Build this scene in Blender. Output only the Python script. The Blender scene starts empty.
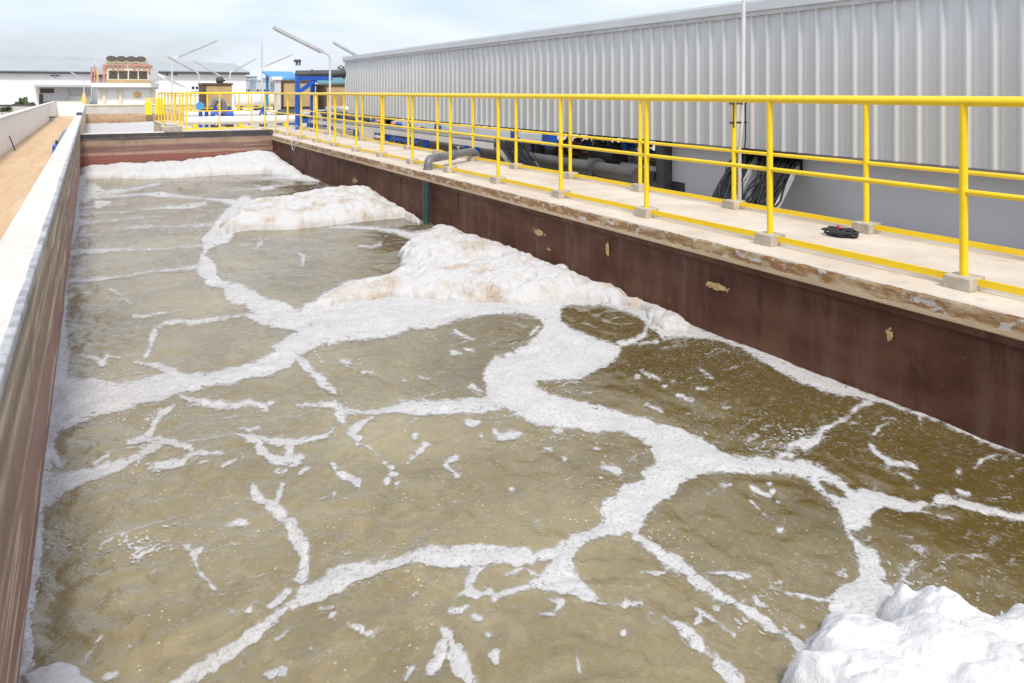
import bpy, bmesh, math, random
import numpy as np
from mathutils import Vector, Matrix
random.seed(7); R = math.radians
SC = bpy.context.scene; COL = SC.collection
F = 756.0; TH = math.atan(422 / F); CT, ST = math.cos(TH), math.sin(TH); EYE = 1.9; HY = 91.0

# ---------------------------------------------------------------- measuring helpers (photo -> place)
def P(px, py, h):                     # point seen at pixel, h metres below the eye
    z = F * h / (py - HY); xc = (px - 512) * z / F
    return xc * CT + z * ST, -xc * ST + z * CT
def PX(px, t):                        # X of what stands at distance t along the tank under column px
    return t * math.tan(math.atan((px - 512) / F) + TH)
def FY(px, py, t):                    # (X, Z) on the upright plane Y = t
    X = PX(px, t); z = t * CT + X * ST
    return X, EYE - (py - HY) * z / F
def WX(px, X):                        # t where the line X = const is seen at column px
    z = F * X / (CT * (px - 90)); return (z - X * ST) / CT

# ---------------------------------------------------------------- noise
_tab = np.random.RandomState(3).rand(512, 512)
def vn(x, y, s=0):
    x = x + 17.3 * s; y = y + 31.7 * s
    xi = np.floor(x).astype(int); yi = np.floor(y).astype(int); u = x - xi; v = y - yi
    u = u * u * u * (u * (u * 6 - 15) + 10); v = v * v * v * (v * (v * 6 - 15) + 10)
    a = _tab[xi % 512, yi % 512]; b = _tab[(xi + 1) % 512, yi % 512]
    c = _tab[xi % 512, (yi + 1) % 512]; d = _tab[(xi + 1) % 512, (yi + 1) % 512]
    return (a * (1 - u) + b * u) * (1 - v) + (c * (1 - u) + d * u) * v
def fbm(x, y, oct=4, s=0, g=.5):
    r = 0; a = 1; t = 0
    for k in range(oct):
        ca, sa = math.cos(.7 * k + .4), math.sin(.7 * k + .4)
        r = r + a * vn((x * ca - y * sa) * 2 ** k, (x * sa + y * ca) * 2 ** k, s + k); t += a; a *= g
    return r / t - .5
def worley(x, y, s=0):
    x = x + 11.1 * s; y = y + 5.3 * s
    xi = np.floor(x).astype(int); yi = np.floor(y).astype(int); best = np.full(x.shape, 9.)
    for dx in (-1, 0, 1):
        for dy in (-1, 0, 1):
            cx = xi + dx; cy = yi + dy
            jx = _tab[(cx * 7 + s) % 512, (cy * 13) % 512]; jy = _tab[(cx * 11 + 100) % 512, (cy * 5 + 57 + s) % 512]
            best = np.minimum(best, (cx + jx - x) ** 2 + (cy + jy - y) ** 2)
    return np.sqrt(best)

# ---------------------------------------------------------------- objects
def link(name, me, mat=None, parent=None, loc=None):
    o = bpy.data.objects.new(name, me); COL.objects.link(o)
    if mat is not None and me is not None: me.materials.append(mat)
    if parent is not None: o.parent = parent
    if loc: o.location = loc
    return o
def tag(o, label, cat, group=None):
    o['label'] = label; o['category'] = cat; o['kind'] = 'thing'
    if group: o['group'] = group
    return o
def thing(name, label, cat, loc=(0, 0, 0), group=None):
    return tag(link(name, None, loc=loc), label, cat, group)
def struct(o, kind='structure'):
    o['kind'] = kind; return o
def copy_tree(o, parent=None):
    c = o.copy(); COL.objects.link(c)
    if parent is not None: c.parent = parent
    for ch in list(o.children): copy_tree(ch, c)
    return c

class MB:
    def __init__(s, off=(0, 0, 0)): s.v = []; s.f = []; s.sm = []; s.off = Vector(off)
    def add(s, vs, fs, smooth=False):
        b = len(s.v); s.v += [tuple(Vector(v) - s.off) for v in vs]; s.f += [tuple(i + b for i in f) for f in fs]; s.sm += [smooth] * len(fs); return s
    def box(s, x0, x1, y0, y1, z0, z1):
        vs = [(x, y, z) for x in (x0, x1) for y in (y0, y1) for z in (z0, z1)]
        return s.add(vs, [(0, 1, 3, 2), (4, 6, 7, 5), (0, 4, 5, 1), (2, 3, 7, 6), (0, 2, 6, 4), (1, 5, 7, 3)])
    def bbox(s, x0, x1, y0, y1, z0, z1, b=.006):      # box with chamfered edges
        bm = bmesh.new(); bmesh.ops.create_cube(bm, size=1)
        for v in bm.verts: v.co = ((x0 + x1) / 2 + v.co.x * (x1 - x0), (y0 + y1) / 2 + v.co.y * (y1 - y0), (z0 + z1) / 2 + v.co.z * (z1 - z0))
        bmesh.ops.bevel(bm, geom=list(bm.edges), offset=b, segments=2, affect='EDGES', profile=.5)
        bm.verts.index_update(); vs = [v.co[:] for v in bm.verts]; fs = [tuple(v.index for v in f.verts) for f in bm.faces]; bm.free()
        return s.add(vs, fs)
    def tube(s, pts, r, n=12, cap=True, closed=False):
        pts = [Vector(p) for p in pts]; rs = r if isinstance(r, (list, tuple)) else [r] * len(pts); vs = []; fs = []; up = None
        for i, p in enumerate(pts):
            d = (pts[min(i + 1, len(pts) - 1)] - pts[max(i - 1, 0)]).normalized()
            if up is None:
                up = Vector((0, 0, 1)) if abs(d.z) < .9 else Vector((1, 0, 0))
            a = d.cross(up).normalized(); up = a.cross(d).normalized()
            for k in range(n):
                w = 2 * math.pi * k / n; vs.append(p + (a * math.cos(w) + up * math.sin(w)) * rs[i])
        for i in range(len(pts) - 1):
            for k in range(n): fs.append((i * n + k, i * n + (k + 1) % n, (i + 1) * n + (k + 1) % n, (i + 1) * n + k))
        s.add(vs, fs, True)
        if cap:
            s.add(vs[:n], [tuple(range(n - 1, -1, -1))]); s.add(vs[-n:], [tuple(range(n))])
        return s
    def beam(s, a, b, w, h):                          # rectangular bar from a to b
        a = Vector(a); b = Vector(b); d = (b - a).normalized(); up = Vector((0, 0, 1)) if abs(d.z) < .95 else Vector((1, 0, 0))
        x = d.cross(up).normalized() * w / 2; y = x.cross(d).normalized() * h / 2
        vs = [q + sx * x + sy * y for q in (a, b) for sx, sy in ((-1, -1), (1, -1), (1, 1), (-1, 1))]
        return s.add(vs, [(3, 2, 1, 0), (4, 5, 6, 7), (0, 1, 5, 4), (1, 2, 6, 5), (2, 3, 7, 6), (3, 0, 4, 7)])
    def build(s, name, mat, parent=None, loc=None):
        me = bpy.data.meshes.new(name); me.from_pydata(s.v, [], s.f); me.polygons.foreach_set('use_smooth', s.sm); me.update()
        bm = bmesh.new(); bm.from_mesh(me); bmesh.ops.recalc_face_normals(bm, faces=bm.faces); bm.to_mesh(me); bm.free()
        return link(name, me, mat, parent, loc)
def arc(c, a, b, r, n=6):            # quarter bend from direction a to direction b round corner c
    c = Vector(c); a = Vector(a); b = Vector(b); o = c - a * r + b * r
    return [o + a * r * math.sin(math.pi / 2 * k / n) - b * r * math.cos(math.pi / 2 * k / n) for k in range(n + 1)]
def grid_mesh(name, X, Y, Z, mat, keep=None, smooth=True, parent=None, attr=None):
    n, m = X.shape; idx = np.arange(n * m).reshape(n, m)
    q = np.stack([idx[:-1, :-1], idx[:-1, 1:], idx[1:, 1:], idx[1:, :-1]], -1).reshape(-1, 4)
    if keep is not None:
        k = (keep[:-1, :-1] | keep[:-1, 1:] | keep[1:, 1:] | keep[1:, :-1]).reshape(-1); q = q[k]
    co = np.stack([X, Y, Z], -1).reshape(-1, 3); used = np.zeros(n * m, bool); used[q.reshape(-1)] = True
    remap = np.cumsum(used) - 1; co = co[used]; q = remap[q]
    me = bpy.data.meshes.new(name); me.vertices.add(len(co)); me.vertices.foreach_set('co', co.astype(np.float32).ravel())
    me.loops.add(len(q) * 4); me.loops.foreach_set('vertex_index', q.astype(np.int32).ravel()); me.polygons.add(len(q))
    me.polygons.foreach_set('loop_start', np.arange(len(q), dtype=np.int32) * 4)
    if attr is not None:
        at = me.attributes.new('cover', 'FLOAT', 'POINT'); at.data.foreach_set('value', attr.reshape(-1)[used].astype(np.float32))
    me.update(calc_edges=True); me.polygons.foreach_set('use_smooth', np.full(len(me.polygons), smooth)); me.update()
    return link(name, me, mat, parent)

# ---------------------------------------------------------------- materials
class NT:
    def __init__(s, name):
        s.m = bpy.data.materials.new(name); s.m.use_nodes = True; s.t = s.m.node_tree; s.b = s.t.nodes['Principled BSDF']; s._p = None
    def n(s, ty, **kw):
        x = s.t.nodes.new(ty)
        for k, v in kw.items():
            if k in x.inputs: x.inputs[k].default_value = v
            else: setattr(x, k, v)
        return x
    def l(s, a, b): s.t.links.new(a, b)
    def pos(s, scale=(1, 1, 1)):
        if s._p is None: s._p = s.n('ShaderNodeNewGeometry')
        mp = s.n('ShaderNodeMapping'); mp.inputs['Scale'].default_value = scale; s.l(s._p.outputs['Position'], mp.inputs['Vector']); return mp.outputs['Vector']
    def noise(s, scale, detail=5, vec=(1, 1, 1), rough=.6, dist=0):
        x = s.n('ShaderNodeTexNoise', Scale=scale, Detail=detail, Roughness=rough, Distortion=dist); s.l(s.pos(vec), x.inputs['Vector']); return x.outputs['Fac']
    def ramp(s, fac, stops):
        r = s.n('ShaderNodeValToRGB'); e = r.color_ramp.elements
        while len(e) < len(stops): e.new(.5)
        for i, (p, c) in enumerate(stops):
            e[i].position = p; e[i].color = (c, c, c, 1) if not isinstance(c, tuple) else (*c, 1)
        s.l(fac, r.inputs['Fac']); return r.outputs['Color']
    def mix(s, fac, a, b):
        x = s.n('ShaderNodeMix', data_type='RGBA')
        for v, i in ((fac, 0), (a, 6), (b, 7)):
            if hasattr(v, 'is_linked'): s.l(v, x.inputs[i])
            else: x.inputs[i].default_value = v if i == 0 else (*v, 1)
        return x.outputs[2]
    def math(s, op, a, b=0.):
        x = s.n('ShaderNodeMath', operation=op)
        for i, v in enumerate((a, b)):
            if hasattr(v, 'is_linked'): s.l(v, x.inputs[i])
            else: x.inputs[i].default_value = v
        return x.outputs[0]
    def bump(s, h, strength=.3, dist=.01):
        x = s.n('ShaderNodeBump', Strength=strength, Distance=dist); s.l(h, x.inputs['Height']); s.l(x.outputs['Normal'], s.b.inputs['Normal'])
    def col(s, c):
        if hasattr(c, 'is_linked'): s.l(c, s.b.inputs['Base Color'])
        else: s.b.inputs['Base Color'].default_value = (*c, 1)
    def set(s, **kw):
        for k, v in kw.items(): s.b.inputs[k.replace('_', ' ')].default_value = v
        return s
M = {}
def simple(name, c, rough=.6, var=.15, scale=6, metal=0, bump=.1, vec=(1, 1, 1), fine=60):
    t = NT(name); f = t.noise(scale, 6, vec); lo = tuple(x * (1 - var) for x in c); hi = tuple(min(1, x * (1 + var)) for x in c)
    t.col(t.ramp(f, [(.3, lo), (.7, hi)])); t.set(Roughness=rough, Metallic=metal)
    if bump: t.bump(t.noise(fine, 3), bump, .004)
    M[name] = t.m; return t.m
for nm, c, rg, var, sc, mt, bp in [
    ('white_paint', (.8, .79, .76), .6, .06, 3, 0, .05), ('blue_paint', (.015, .09, .42), .4, .2, 8, 0, .05), ('grey_metal', (.5, .51, .52), .45, .15, 5, .3, .05),
    ('pale_metal', (.66, .66, .65), .4, .1, 5, .2, .03), ('dark_metal', (.06, .062, .065), .5, .3, 5, 0, .1), ('dark_pipe', (.075, .066, .058), .4, .35, 3, 0, .1),
    ('dark_rubber', (.012, .012, .013), .5, .3, 30, 0, .2), ('grey_pipe', (.17, .175, .19), .4, .2, 8, 0, .05), ('teal_pipe', (.03, .06, .062), .4, .35, 9, 0, .1),
    ('white_pipe', (.76, .76, .74), .45, .08, 4, 0, .03), ('roof_grey', (.38, .41, .43), .95, .08, .3, 0, .0), ('glass_dark', (.05, .055, .06), .15, .3, 1, 0, 0),
    ('white_wall', (.8, .8, .79), .8, .04, .4, 0, 0), ('insulation', (.46, .33, .17), .75, .15, 3, 0, .2), ('brown_panel', (.09, .055, .035), .6, .2, 4, 0, 0),
    ('red_pipe', (.52, .26, .2), .5, .25, 3, 0, 0), ('coil_dark', (.075, .06, .05), .7, .3, 8, 0, .1), ('cream', (.72, .66, .5), .6, .08, 2, 0, 0),
    ('orange_paint', (.66, .42, .16), .5, .2, 4, 0, 0), ('light_concrete', (.52, .5, .46), .85, .15, 2, 0, .2), ('teal_roof', (.1, .27, .3), .5, .15, 2, 0, 0),
    ('sky_blue_roof', (.08, .3, .62), .5, .15, 2, 0, 0), ('tube_glass', (.75, .75, .74), .3, .05, 2, 0, 0), ('black_cable', (.015, .015, .016), .5, .4, 30, 0, .1),
    ('red_plastic', (.5, .03, .02), .5, .1, 5, 0, 0), ('bark', (.09, .065, .045), .9, .3, 8, 0, .3), ('city_pale', (.42, .47, .52), .8, .2, .08, 0, 0), ('brick_red', (.32, .15, .1), .85, .4, 5, 0, .2),
    ('stake_dark', (.08, .07, .065), .8, .2, 9, 0, .1), ('dark_cloth', (.035, .035, .042), .9, .5, 40, 0, .3), ('grey_wall', (.5, .5, .52), .7, .06, 1.2, 0, .05)]:
    simple(nm, c, rg, var, sc, mt, bp)

t = NT('yellow_paint'); f = t.noise(7, 6); w = t.noise(22, 6)
c = t.ramp(f, [(.3, (.86, .58, .008)), (.7, (.93, .66, .014))]); t.col(t.mix(t.ramp(w, [(.66, 0.), (.72, .8)]), c, (.5, .31, .07)))
t.set(Roughness=.38); t.bump(t.noise(40, 3), .06, .003); M['yellow_paint'] = t.m

# concrete of the walkway: cream top, rust and lime stains on the edge that drops to the tank
t = NT('walkway_concrete'); a = t.noise(1.6, 8); b = t.noise(14, 7, (1, .6, 1)); c = t.noise(55, 4)
top = t.mix(t.ramp(a, [(.35, 0.), (.65, 1.)]), (.53, .45, .36), (.68, .61, .52)); top = t.mix(t.ramp(c, [(.55, 0.), (.75, .35)]), top, (.42, .34, .25))
sp = t.noise(5, 8, (1, 1.2, 3)); top = t.mix(t.ramp(sp, [(.58, 0.), (.7, .55)]), top, (.42, .33, .24))
rust = t.ramp(t.noise(3.2, 8, (1, .8, 2.6), .65), [(.34, (.62, .48, .3)), (.45, (.5, .34, .17)), (.53, (.3, .14, .055)), (.6, (.42, .28, .15)), (.68, (.6, .46, .3))])
rust = t.mix(t.ramp(b, [(.56, 0.), (.61, 1.)]), rust, (.6, .56, .5))
g = t._p; sx = t.n('ShaderNodeSeparateXYZ'); t.l(g.outputs['Normal'], sx.inputs[0]); pz = t.n('ShaderNodeSeparateXYZ'); t.l(g.outputs['Position'], pz.inputs[0])
side = t.math('LESS_THAN', sx.outputs['X'], -.5)
low = t.math('LESS_THAN', t.math('ADD', pz.outputs['Z'], t.math('MULTIPLY', t.noise(9, 5), .05)), .662)
edge = t.mix(low, rust, (.6, .46, .29))
hi = t.math('GREATER_THAN', t.math('ADD', pz.outputs['Z'], t.math('MULTIPLY', t.noise(6, 6), .05)), .745)
edge = t.mix(hi, edge, (.62, .55, .46))
t.col(t.mix(side, top, edge)); t.set(Roughness=.85); t.bump(t.math('ADD', c, t.math('MULTIPLY', b, 2.)), .35, .006); M['walkway_concrete'] = t.m

t = NT('block_concrete'); a = t.noise(9, 7); t.col(t.ramp(a, [(.3, (.36, .31, .24)), (.55, (.5, .44, .35)), (.75, (.6, .55, .47))])); t.set(Roughness=.9); t.bump(t.noise(60, 5), .5, .006); M['block_concrete'] = t.m

t = NT('dark_lining'); a = t.noise(2.2, 8, (1, .6, 1.6)); b = t.noise(30, 6); st = t.noise(6, 6, (1, 1, .12))
c = t.ramp(a, [(.3, (.066, .024, .013)), (.5, (.105, .042, .024)), (.7, (.155, .072, .043))]); c = t.mix(t.ramp(st, [(.5, 0.), (.7, .65)]), c, (.17, .1, .07)); dr = t.noise(3.5, 7, (1, 1, .35), .7); c = t.mix(t.ramp(dr, [(.56, 0.), (.66, .6)]), c, (.045, .02, .015)); rs = t.noise(7, 7, (1, .8, 1), .7); c = t.mix(t.ramp(rs, [(.64, 0.), (.72, .55)]), c, (.26, .15, .085))
c = t.mix(t.ramp(b, [(.62, 0.), (.72, .35)]), c, (.17, .12, .1))
ch = t.noise(1.15, 3, (1, 1, 2.2), .45); ch2 = t.noise(26, 5); chips = t.math('MULTIPLY', t.ramp(ch, [(.725, 0.), (.735, 1.)]), t.ramp(ch2, [(.42, 0.), (.47, 1.)]))
t.col(t.mix(chips, c, (.55, .36, .16))); t.set(Roughness=.65, Specular_IOR_Level=.25); t.bump(t.noise(24, 6), .35, .008); M['dark_lining'] = t.m

def banded(name, stops, streak=(.35, 6., 30.), z0=-.1, z1=1.25, wob=.05, light=(.5, .38, .26), thr=(.62, .68), wide=4.):
    t = NT(name); t.pos(); sx = t.n('ShaderNodeSeparateXYZ'); t.l(t._p.outputs['Position'], sx.inputs[0])
    zz = t.math('ADD', sx.outputs['Z'], t.math('MULTIPLY', t.math('SUBTRACT', t.noise(1.1, 6), .5), wob * 2))
    f = t.math('DIVIDE', t.math('SUBTRACT', zz, z0), z1 - z0); c = t.ramp(f, stops)
    ln = t.noise(1., 6, (streak[0], streak[0], streak[2]), .55, .3); c = t.mix(t.ramp(ln, [(thr[0], 0.), (thr[1], .9)]), c, light)
    dk = t.noise(wide, 7, (.6, .6, 2)); c = t.mix(t.ramp(dk, [(.5, 0.), (.75, .6)]), c, (.13, .085, .07)); vr = t.noise(5, 7, (1, 1, .22), .7); c = t.mix(t.ramp(vr, [(.52, 0.), (.68, .5)]), c, (.15, .095, .075)); bl = t.noise(12, 7, (1, .7, 1), .7); c = t.mix(t.ramp(bl, [(.58, 0.), (.7, .45)]), c, light)
    t.col(c); t.set(Roughness=.6); t.bump(t.noise(20, 6), .35, .008); M[name] = t.m
banded('side_lining', [(0., (.3, .145, .12)), (.38, (.33, .175, .145)), (.47, (.31, .175, .14)), (.5, (.46, .34, .23)), (.54, (.26, .15, .115)), (.66, (.3, .2, .15)), (.7, (.46, .36, .25)), (.76, (.2, .14, .11)), (.84, (.38, .3, .21)), (.9, (.16, .13, .115)), (1., (.3, .27, .24))], streak=(.6, 1, 11.), thr=(.55, .62), light=(.62, .5, .37), wob=.08)
banded('end_lining', [(0., (.22, .07, .055)), (.32, (.25, .085, .065)), (.355, (.4, .26, .18)), (.4, (.2, .1, .085)), (.47, (.19, .1, .085)), (.52, (.36, .25, .17)), (.59, (.3, .21, .15)), (.605, (.045, .043, .045)), (1., (.05, .05, .05))], z1=1.25, wob=.03, thr=(.6, .7), light=(.42, .3, .22), wide=2.2)
banded('far_lining', [(0., (.3, .16, .08)), (.4, (.48, .34, .2)), (1., (.6, .52, .4))], wob=.1, thr=(.66, .72))

t = NT('cap_concrete'); a = t.noise(1.4, 7); b = t.noise(11, 8)
c = t.ramp(a, [(.3, (.62, .585, .52)), (.7, (.7, .67, .61))]); c = t.mix(t.ramp(b, [(.55, 0.), (.7, .5)]), c, (.46, .41, .35)); t.col(c); t.set(Roughness=.85); t.bump(t.noise(45, 5), .3, .005); M['cap_concrete'] = t.m
t = NT('edge_coat'); b = t.noise(9, 8); t.col(t.ramp(b, [(.35, (.24, .24, .25)), (.5, (.4, .41, .42)), (.65, (.54, .545, .55))])); t.set(Roughness=.6); t.bump(t.noise(18, 6), .6, .02); M['edge_coat'] = t.m

t = NT('sand'); a = t.noise(1.6, 6, (1, .12, 1)); b = t.noise(9, 6, (1, .12, 1))
c = t.ramp(a, [(.3, (.52, .36, .21)), (.55, (.63, .45, .28)), (.75, (.7, .54, .38))]); c = t.mix(t.ramp(b, [(.52, 0.), (.7, .45)]), c, (.45, .28, .15)); t.col(c); t.set(Roughness=.95); t.bump(b, .25, .02); M['sand'] = t.m
t = NT('ground'); a = t.noise(.12, 8); b = t.noise(1.3, 7)
c = t.ramp(a, [(.4, (.42, .38, .33)), (.52, (.5, .47, .42)), (.6, (.3, .31, .2)), (.7, (.14, .18, .07))]); c = t.mix(t.ramp(b, [(.5, 0.), (.75, .5)]), c, (.35, .3, .25)); t.col(c); t.set(Roughness=.95); M['ground'] = t.m
t = NT('fence_plaster'); a = t.noise(.8, 7); c = t.ramp(a, [(.3, (.8, .785, .75)), (.7, (.86, .85, .83))]); st = t.noise(3, 6, (1, 1, .15)); c = t.mix(t.ramp(st, [(.62, 0.), (.8, .4)]), c, (.6, .54, .46)); t.col(c); t.set(Roughness=.85); M['fence_plaster'] = t.m

# cladding sheet: pale coated steel, faint vertical dirt
t = NT('cladding'); st = t.noise(9, 6, (1, 1, .08)); a = t.noise(.5, 5)
c = t.mix(t.ramp(a, [(.3, 0.), (.7, 1.)]), (.6, .62, .645), (.66, .68, .7)); t.pos(); sx = t.n('ShaderNodeSeparateXYZ'); t.l(t._p.outputs['Position'], sx.inputs[0])
dirt = t.math('MULTIPLY', t.ramp(t.math('ADD', sx.outputs['Z'], t.math('MULTIPLY', st, .6)), [(1.0 / 3, 0.), (1., 0.)]), 0.)
low = t.n('ShaderNodeMapRange'); low.inputs[1].default_value = 2.35; low.inputs[2].default_value = 1.6; t.l(t.math('ADD', sx.outputs['Z'], t.math('MULTIPLY', st, -.5)), low.inputs[0])
c = t.mix(t.math('MULTIPLY', low.outputs[0], .6), c, (.55, .53, .47)); c = t.mix(t.ramp(st, [(.56, 0.), (.72, .25)]), c, (.46, .46, .44))
wn = t.n('ShaderNodeTexWhiteNoise', noise_dimensions='1D'); t.l(t.math('FLOOR', sx.outputs['Y']), wn.inputs['W']); c = t.mix(t.math('MULTIPLY', wn.outputs['Value'], .35), c, (.5, .51, .52)); t.col(c); t.set(Roughness=.38, Metallic=.05); M['cladding'] = t.m
simple('fascia', (.6, .62, .64), .4, .06, 2, .2, .02)

# water and foam
t = NT('murky_water'); a = t.noise(.8, 5, (1, 1, 1), .55, .8); b = t.noise(5, 6, (1, 1, 1), .6, 1.5)
sx = t.n('ShaderNodeSeparateXYZ'); t.l(t.pos(), sx.inputs[0]); t.l(t._p.outputs['Position'], sx.inputs[0])
c = t.ramp(a, [(.34, (.195, .155, .07)), (.5, (.25, .203, .1)), (.66, (.335, .28, .142))])
air = t.math('ADD', sx.outputs['X'], t.math('MULTIPLY', t.math('SUBTRACT', t.noise(.7, 4), .5), 2.4)); mr = t.n('ShaderNodeMapRange'); mr.inputs[1].default_value = 1.3; mr.inputs[2].default_value = 3.3; t.l(air, mr.inputs[0])  # air: X with noise, masks the wall reflection painted into the colour
c = t.mix(t.math('MULTIPLY', mr.outputs[0], .93), c, (.092, .062, .011))              # side wall's dark reflection painted into the water colour, besides fewer bubbles
c = t.mix(t.math('MULTIPLY', t.ramp(b, [(.48, 0.), (.72, .4)]), t.math('SUBTRACT', 1.1, mr.outputs[0])), c, (.41, .345, .2))
mt_ = t.math('MULTIPLY', t.ramp(t.noise(30, 6, (1, 1, 1), .7, 1.), [(.55, 0.), (.68, .34)]), t.ramp(t.noise(1.9, 4, (1, 1, 1), .5, .8), [(.4, .1), (.6, 1.)])); still = t.math('SUBTRACT', 1.05, mr.outputs[0]); mt_ = t.math('MULTIPLY', mt_, still); c = t.mix(mt_, c, (.52, .455, .3)); dk_ = t.ramp(t.noise(11, 6, (1, 1, 1), .65, 2.), [(.3, .4), (.44, 0.)]); c = t.mix(t.math('MULTIPLY', dk_, still), c, (.16, .12, .045))
vo = t.n('ShaderNodeTexVoronoi', Scale=48.); mpv = t.n('ShaderNodeMapping'); t.l(t.pos(), vo.inputs['Vector']); cs = t.n('ShaderNodeSeparateColor'); t.l(vo.outputs['Color'], cs.inputs[0])
pt = t.noise(1.7, 5, (1, 1, 1), .6, 1.); dot = t.math('LESS_THAN', vo.outputs['Distance'], t.math('MULTIPLY', t.math('SUBTRACT', cs.outputs[0], .45), .5)); dot = t.math('MULTIPLY', dot, t.ramp(pt, [(.46, 0.), (.62, .75)]))
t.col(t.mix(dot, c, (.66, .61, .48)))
rg = t.n('ShaderNodeMapRange'); rg.inputs[3].default_value = .04; rg.inputs[4].default_value = .4; t.l(dot, rg.inputs[0]); t.l(rg.outputs[0], t.b.inputs['Roughness']); t.set(IOR=1.5, Specular_IOR_Level=.55)
rip = t.math('ADD', t.math('MULTIPLY', t.noise(15, 4, (1, 1, 1), .5, 1.8), .4), t.math('MULTIPLY', t.noise(34, 3, (1, 1, 1), .5, 1.2), .07)); h = t.math('ADD', t.noise(5, 4, (1, 1, 1), .5, 1.2), rip); lively = t.n('ShaderNodeMapRange'); lively.inputs[3].default_value = 1.; lively.inputs[4].default_value = .12; t.l(mr.outputs[0], lively.inputs[0]); t.bump(t.math('MULTIPLY', h, lively.outputs[0]), .42, .035); M['murky_water'] = t.m
t = NT('foam_film'); a = t.noise(4, 7, (1, 1, 1), .6, .6); v = t.n('ShaderNodeTexVoronoi', Scale=120.); t.l(t.pos(), v.inputs['Vector']); v2 = t.n('ShaderNodeTexVoronoi', Scale=55., feature='DISTANCE_TO_EDGE'); t.l(t.pos(), v2.inputs['Vector']); b = t.noise(60, 6); e = t.noise(20, 6, (1, 1, 1), .7, 1.)
c = t.ramp(a, [(.3, (.5, .495, .485)), (.65, (.6, .595, .59))]); c = t.mix(t.ramp(b, [(.5, 0.), (.66, .75)]), c, (.36, .33, .27)); c = t.mix(t.ramp(e, [(.52, 0.), (.7, .45)]), c, (.44, .41, .36)); c = t.mix(t.ramp(v.outputs['Distance'], [(.0, .45), (.3, 0.)]), c, (.5, .46, .4)); t.col(c); t.set(Roughness=.7)
at = t.n('ShaderNodeAttribute', attribute_name='cover'); k = t.math('ADD', at.outputs['Fac'], t.math('MULTIPLY', t.math('SUBTRACT', b, .5), 4.)); k = t.math('ADD', k, t.math('MULTIPLY', t.math('SUBTRACT', e, .5), 4.))
mr = t.n('ShaderNodeMapRange'); mr.inputs[1].default_value = -1.; mr.inputs[2].default_value = 2.; t.l(k, mr.inputs[0])
thin = t.n('ShaderNodeMapRange'); thin.inputs[1].default_value = 2.; thin.inputs[2].default_value = 7.; thin.inputs[3].default_value = 0.; thin.inputs[4].default_value = 1.; t.l(at.outputs['Fac'], thin.inputs[0])
hole = t.math('MAXIMUM', t.ramp(e, [(.34, .15), (.43, 1.)]), thin.outputs[0])
halo = t.n('ShaderNodeMapRange'); halo.inputs[1].default_value = -9.; halo.inputs[2].default_value = 1.; t.l(at.outputs['Fac'], halo.inputs[0])
wisp = t.math('MULTIPLY', t.math('MULTIPLY', halo.outputs[0], t.ramp(t.noise(15, 6, (1, 1, 1), .7, 2.5), [(.5, 0.), (.62, .62)])), t.ramp(v2.outputs['Distance'], [(.02, 1.), (.12, .3)]))
al = t.math('MAXIMUM', t.math('MULTIPLY', mr.outputs[0], hole), wisp); t.l(al, t.b.inputs['Alpha'])
t.bump(t.math('ADD', t.noise(30, 6), t.math('MULTIPLY', v.outputs['Distance'], .5)), .5, .01); M['foam_film'] = t.m
def foam_mat(name, stain, amount, fine=26, white=(.56, .555, .545), bs=.5):
    t = NT(name); a = t.noise(3.2, 7); b = t.noise(34, 7)
    c = t.mix(t.math('MULTIPLY', t.ramp(a, [(.48, 0.), (.7, 1.)]), amount), white, stain); sp = t.math('MULTIPLY', t.ramp(b, [(.58, 0.), (.64, 1.)]), t.math('MULTIPLY', t.ramp(a, [(.54, 0.), (.66, 1.)]), amount))
    t.col(t.mix(sp, c, (.2, .12, .06))); t.set(Roughness=.75, Subsurface_Weight=.1, Subsurface_Scale=.03); t.b.inputs['Subsurface Radius'].default_value = (1, .9, .8)
    t.bump(t.math('ADD', t.noise(fine, 6), t.math('MULTIPLY', t.noise(fine * 4, 3), .4)), bs, .02); M[name] = t.m
foam_mat('heap_white', (.52, .48, .42), .35, 16); foam_mat('heap_near', (.6, .57, .52), .35, 24, (.7, .69, .68), .4); foam_mat('heap_stained', (.43, .33, .22), .9)
t = NT('leaf'); oi = t.noise(1.5, 5); t.col(t.ramp(oi, [(.3, (.05, .085, .03)), (.7, (.13, .18, .07))])); t.set(Roughness=.7); M['leaf'] = t.m
EXPO = 0.42; CLOUD0 = .42; CLOUD = (5.6, 6.0, 7.0, 1)

# ================================================================ WATER, FOAM
WL, WR, TE = -.2, 4.262, 20.7                # tank: left face, right face, end wall
def waves(x, y):
    wx = x + .12 * fbm(x * 2.2, y * 2.2, 3, 5); wy = y + .12 * fbm(x * 2.2, y * 2.2, 3, 9)
    calm = 1 - .78 * np.clip((x + .7 * fbm(x * .8, y * .8, 2, 19) - 2.1) / 1.0, 0, 1)
    z = .05 * fbm(wx * 1.4, wy * 1.6, 3, 1) + calm * (.026 * fbm(wx * 5, wy * 4.4, 2, 2) + .013 * fbm(wx * 13, wy * 12, 2, 4))
    for px, py, amp, rad in ((350, 545, .02, .55), (120, 600, .022, .5), (95, 440, .02, .5), (770, 505, .014, .6), (500, 330, .016, .7), (430, 480, .012, .6), (620, 320, .012, .5), (110, 345, .014, .6), (900, 460, .01, .6), (600, 620, .016, .5)):
        cx, cy = P(px, py, EYE); r = np.hypot(x - cx, y - cy) + .1 * fbm(x * 3, y * 3, 3, 21)
        z = z + amp * np.exp(-(r / rad) ** 2) * (.7 + .25 * np.cos(r * 38))
    return z
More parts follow.
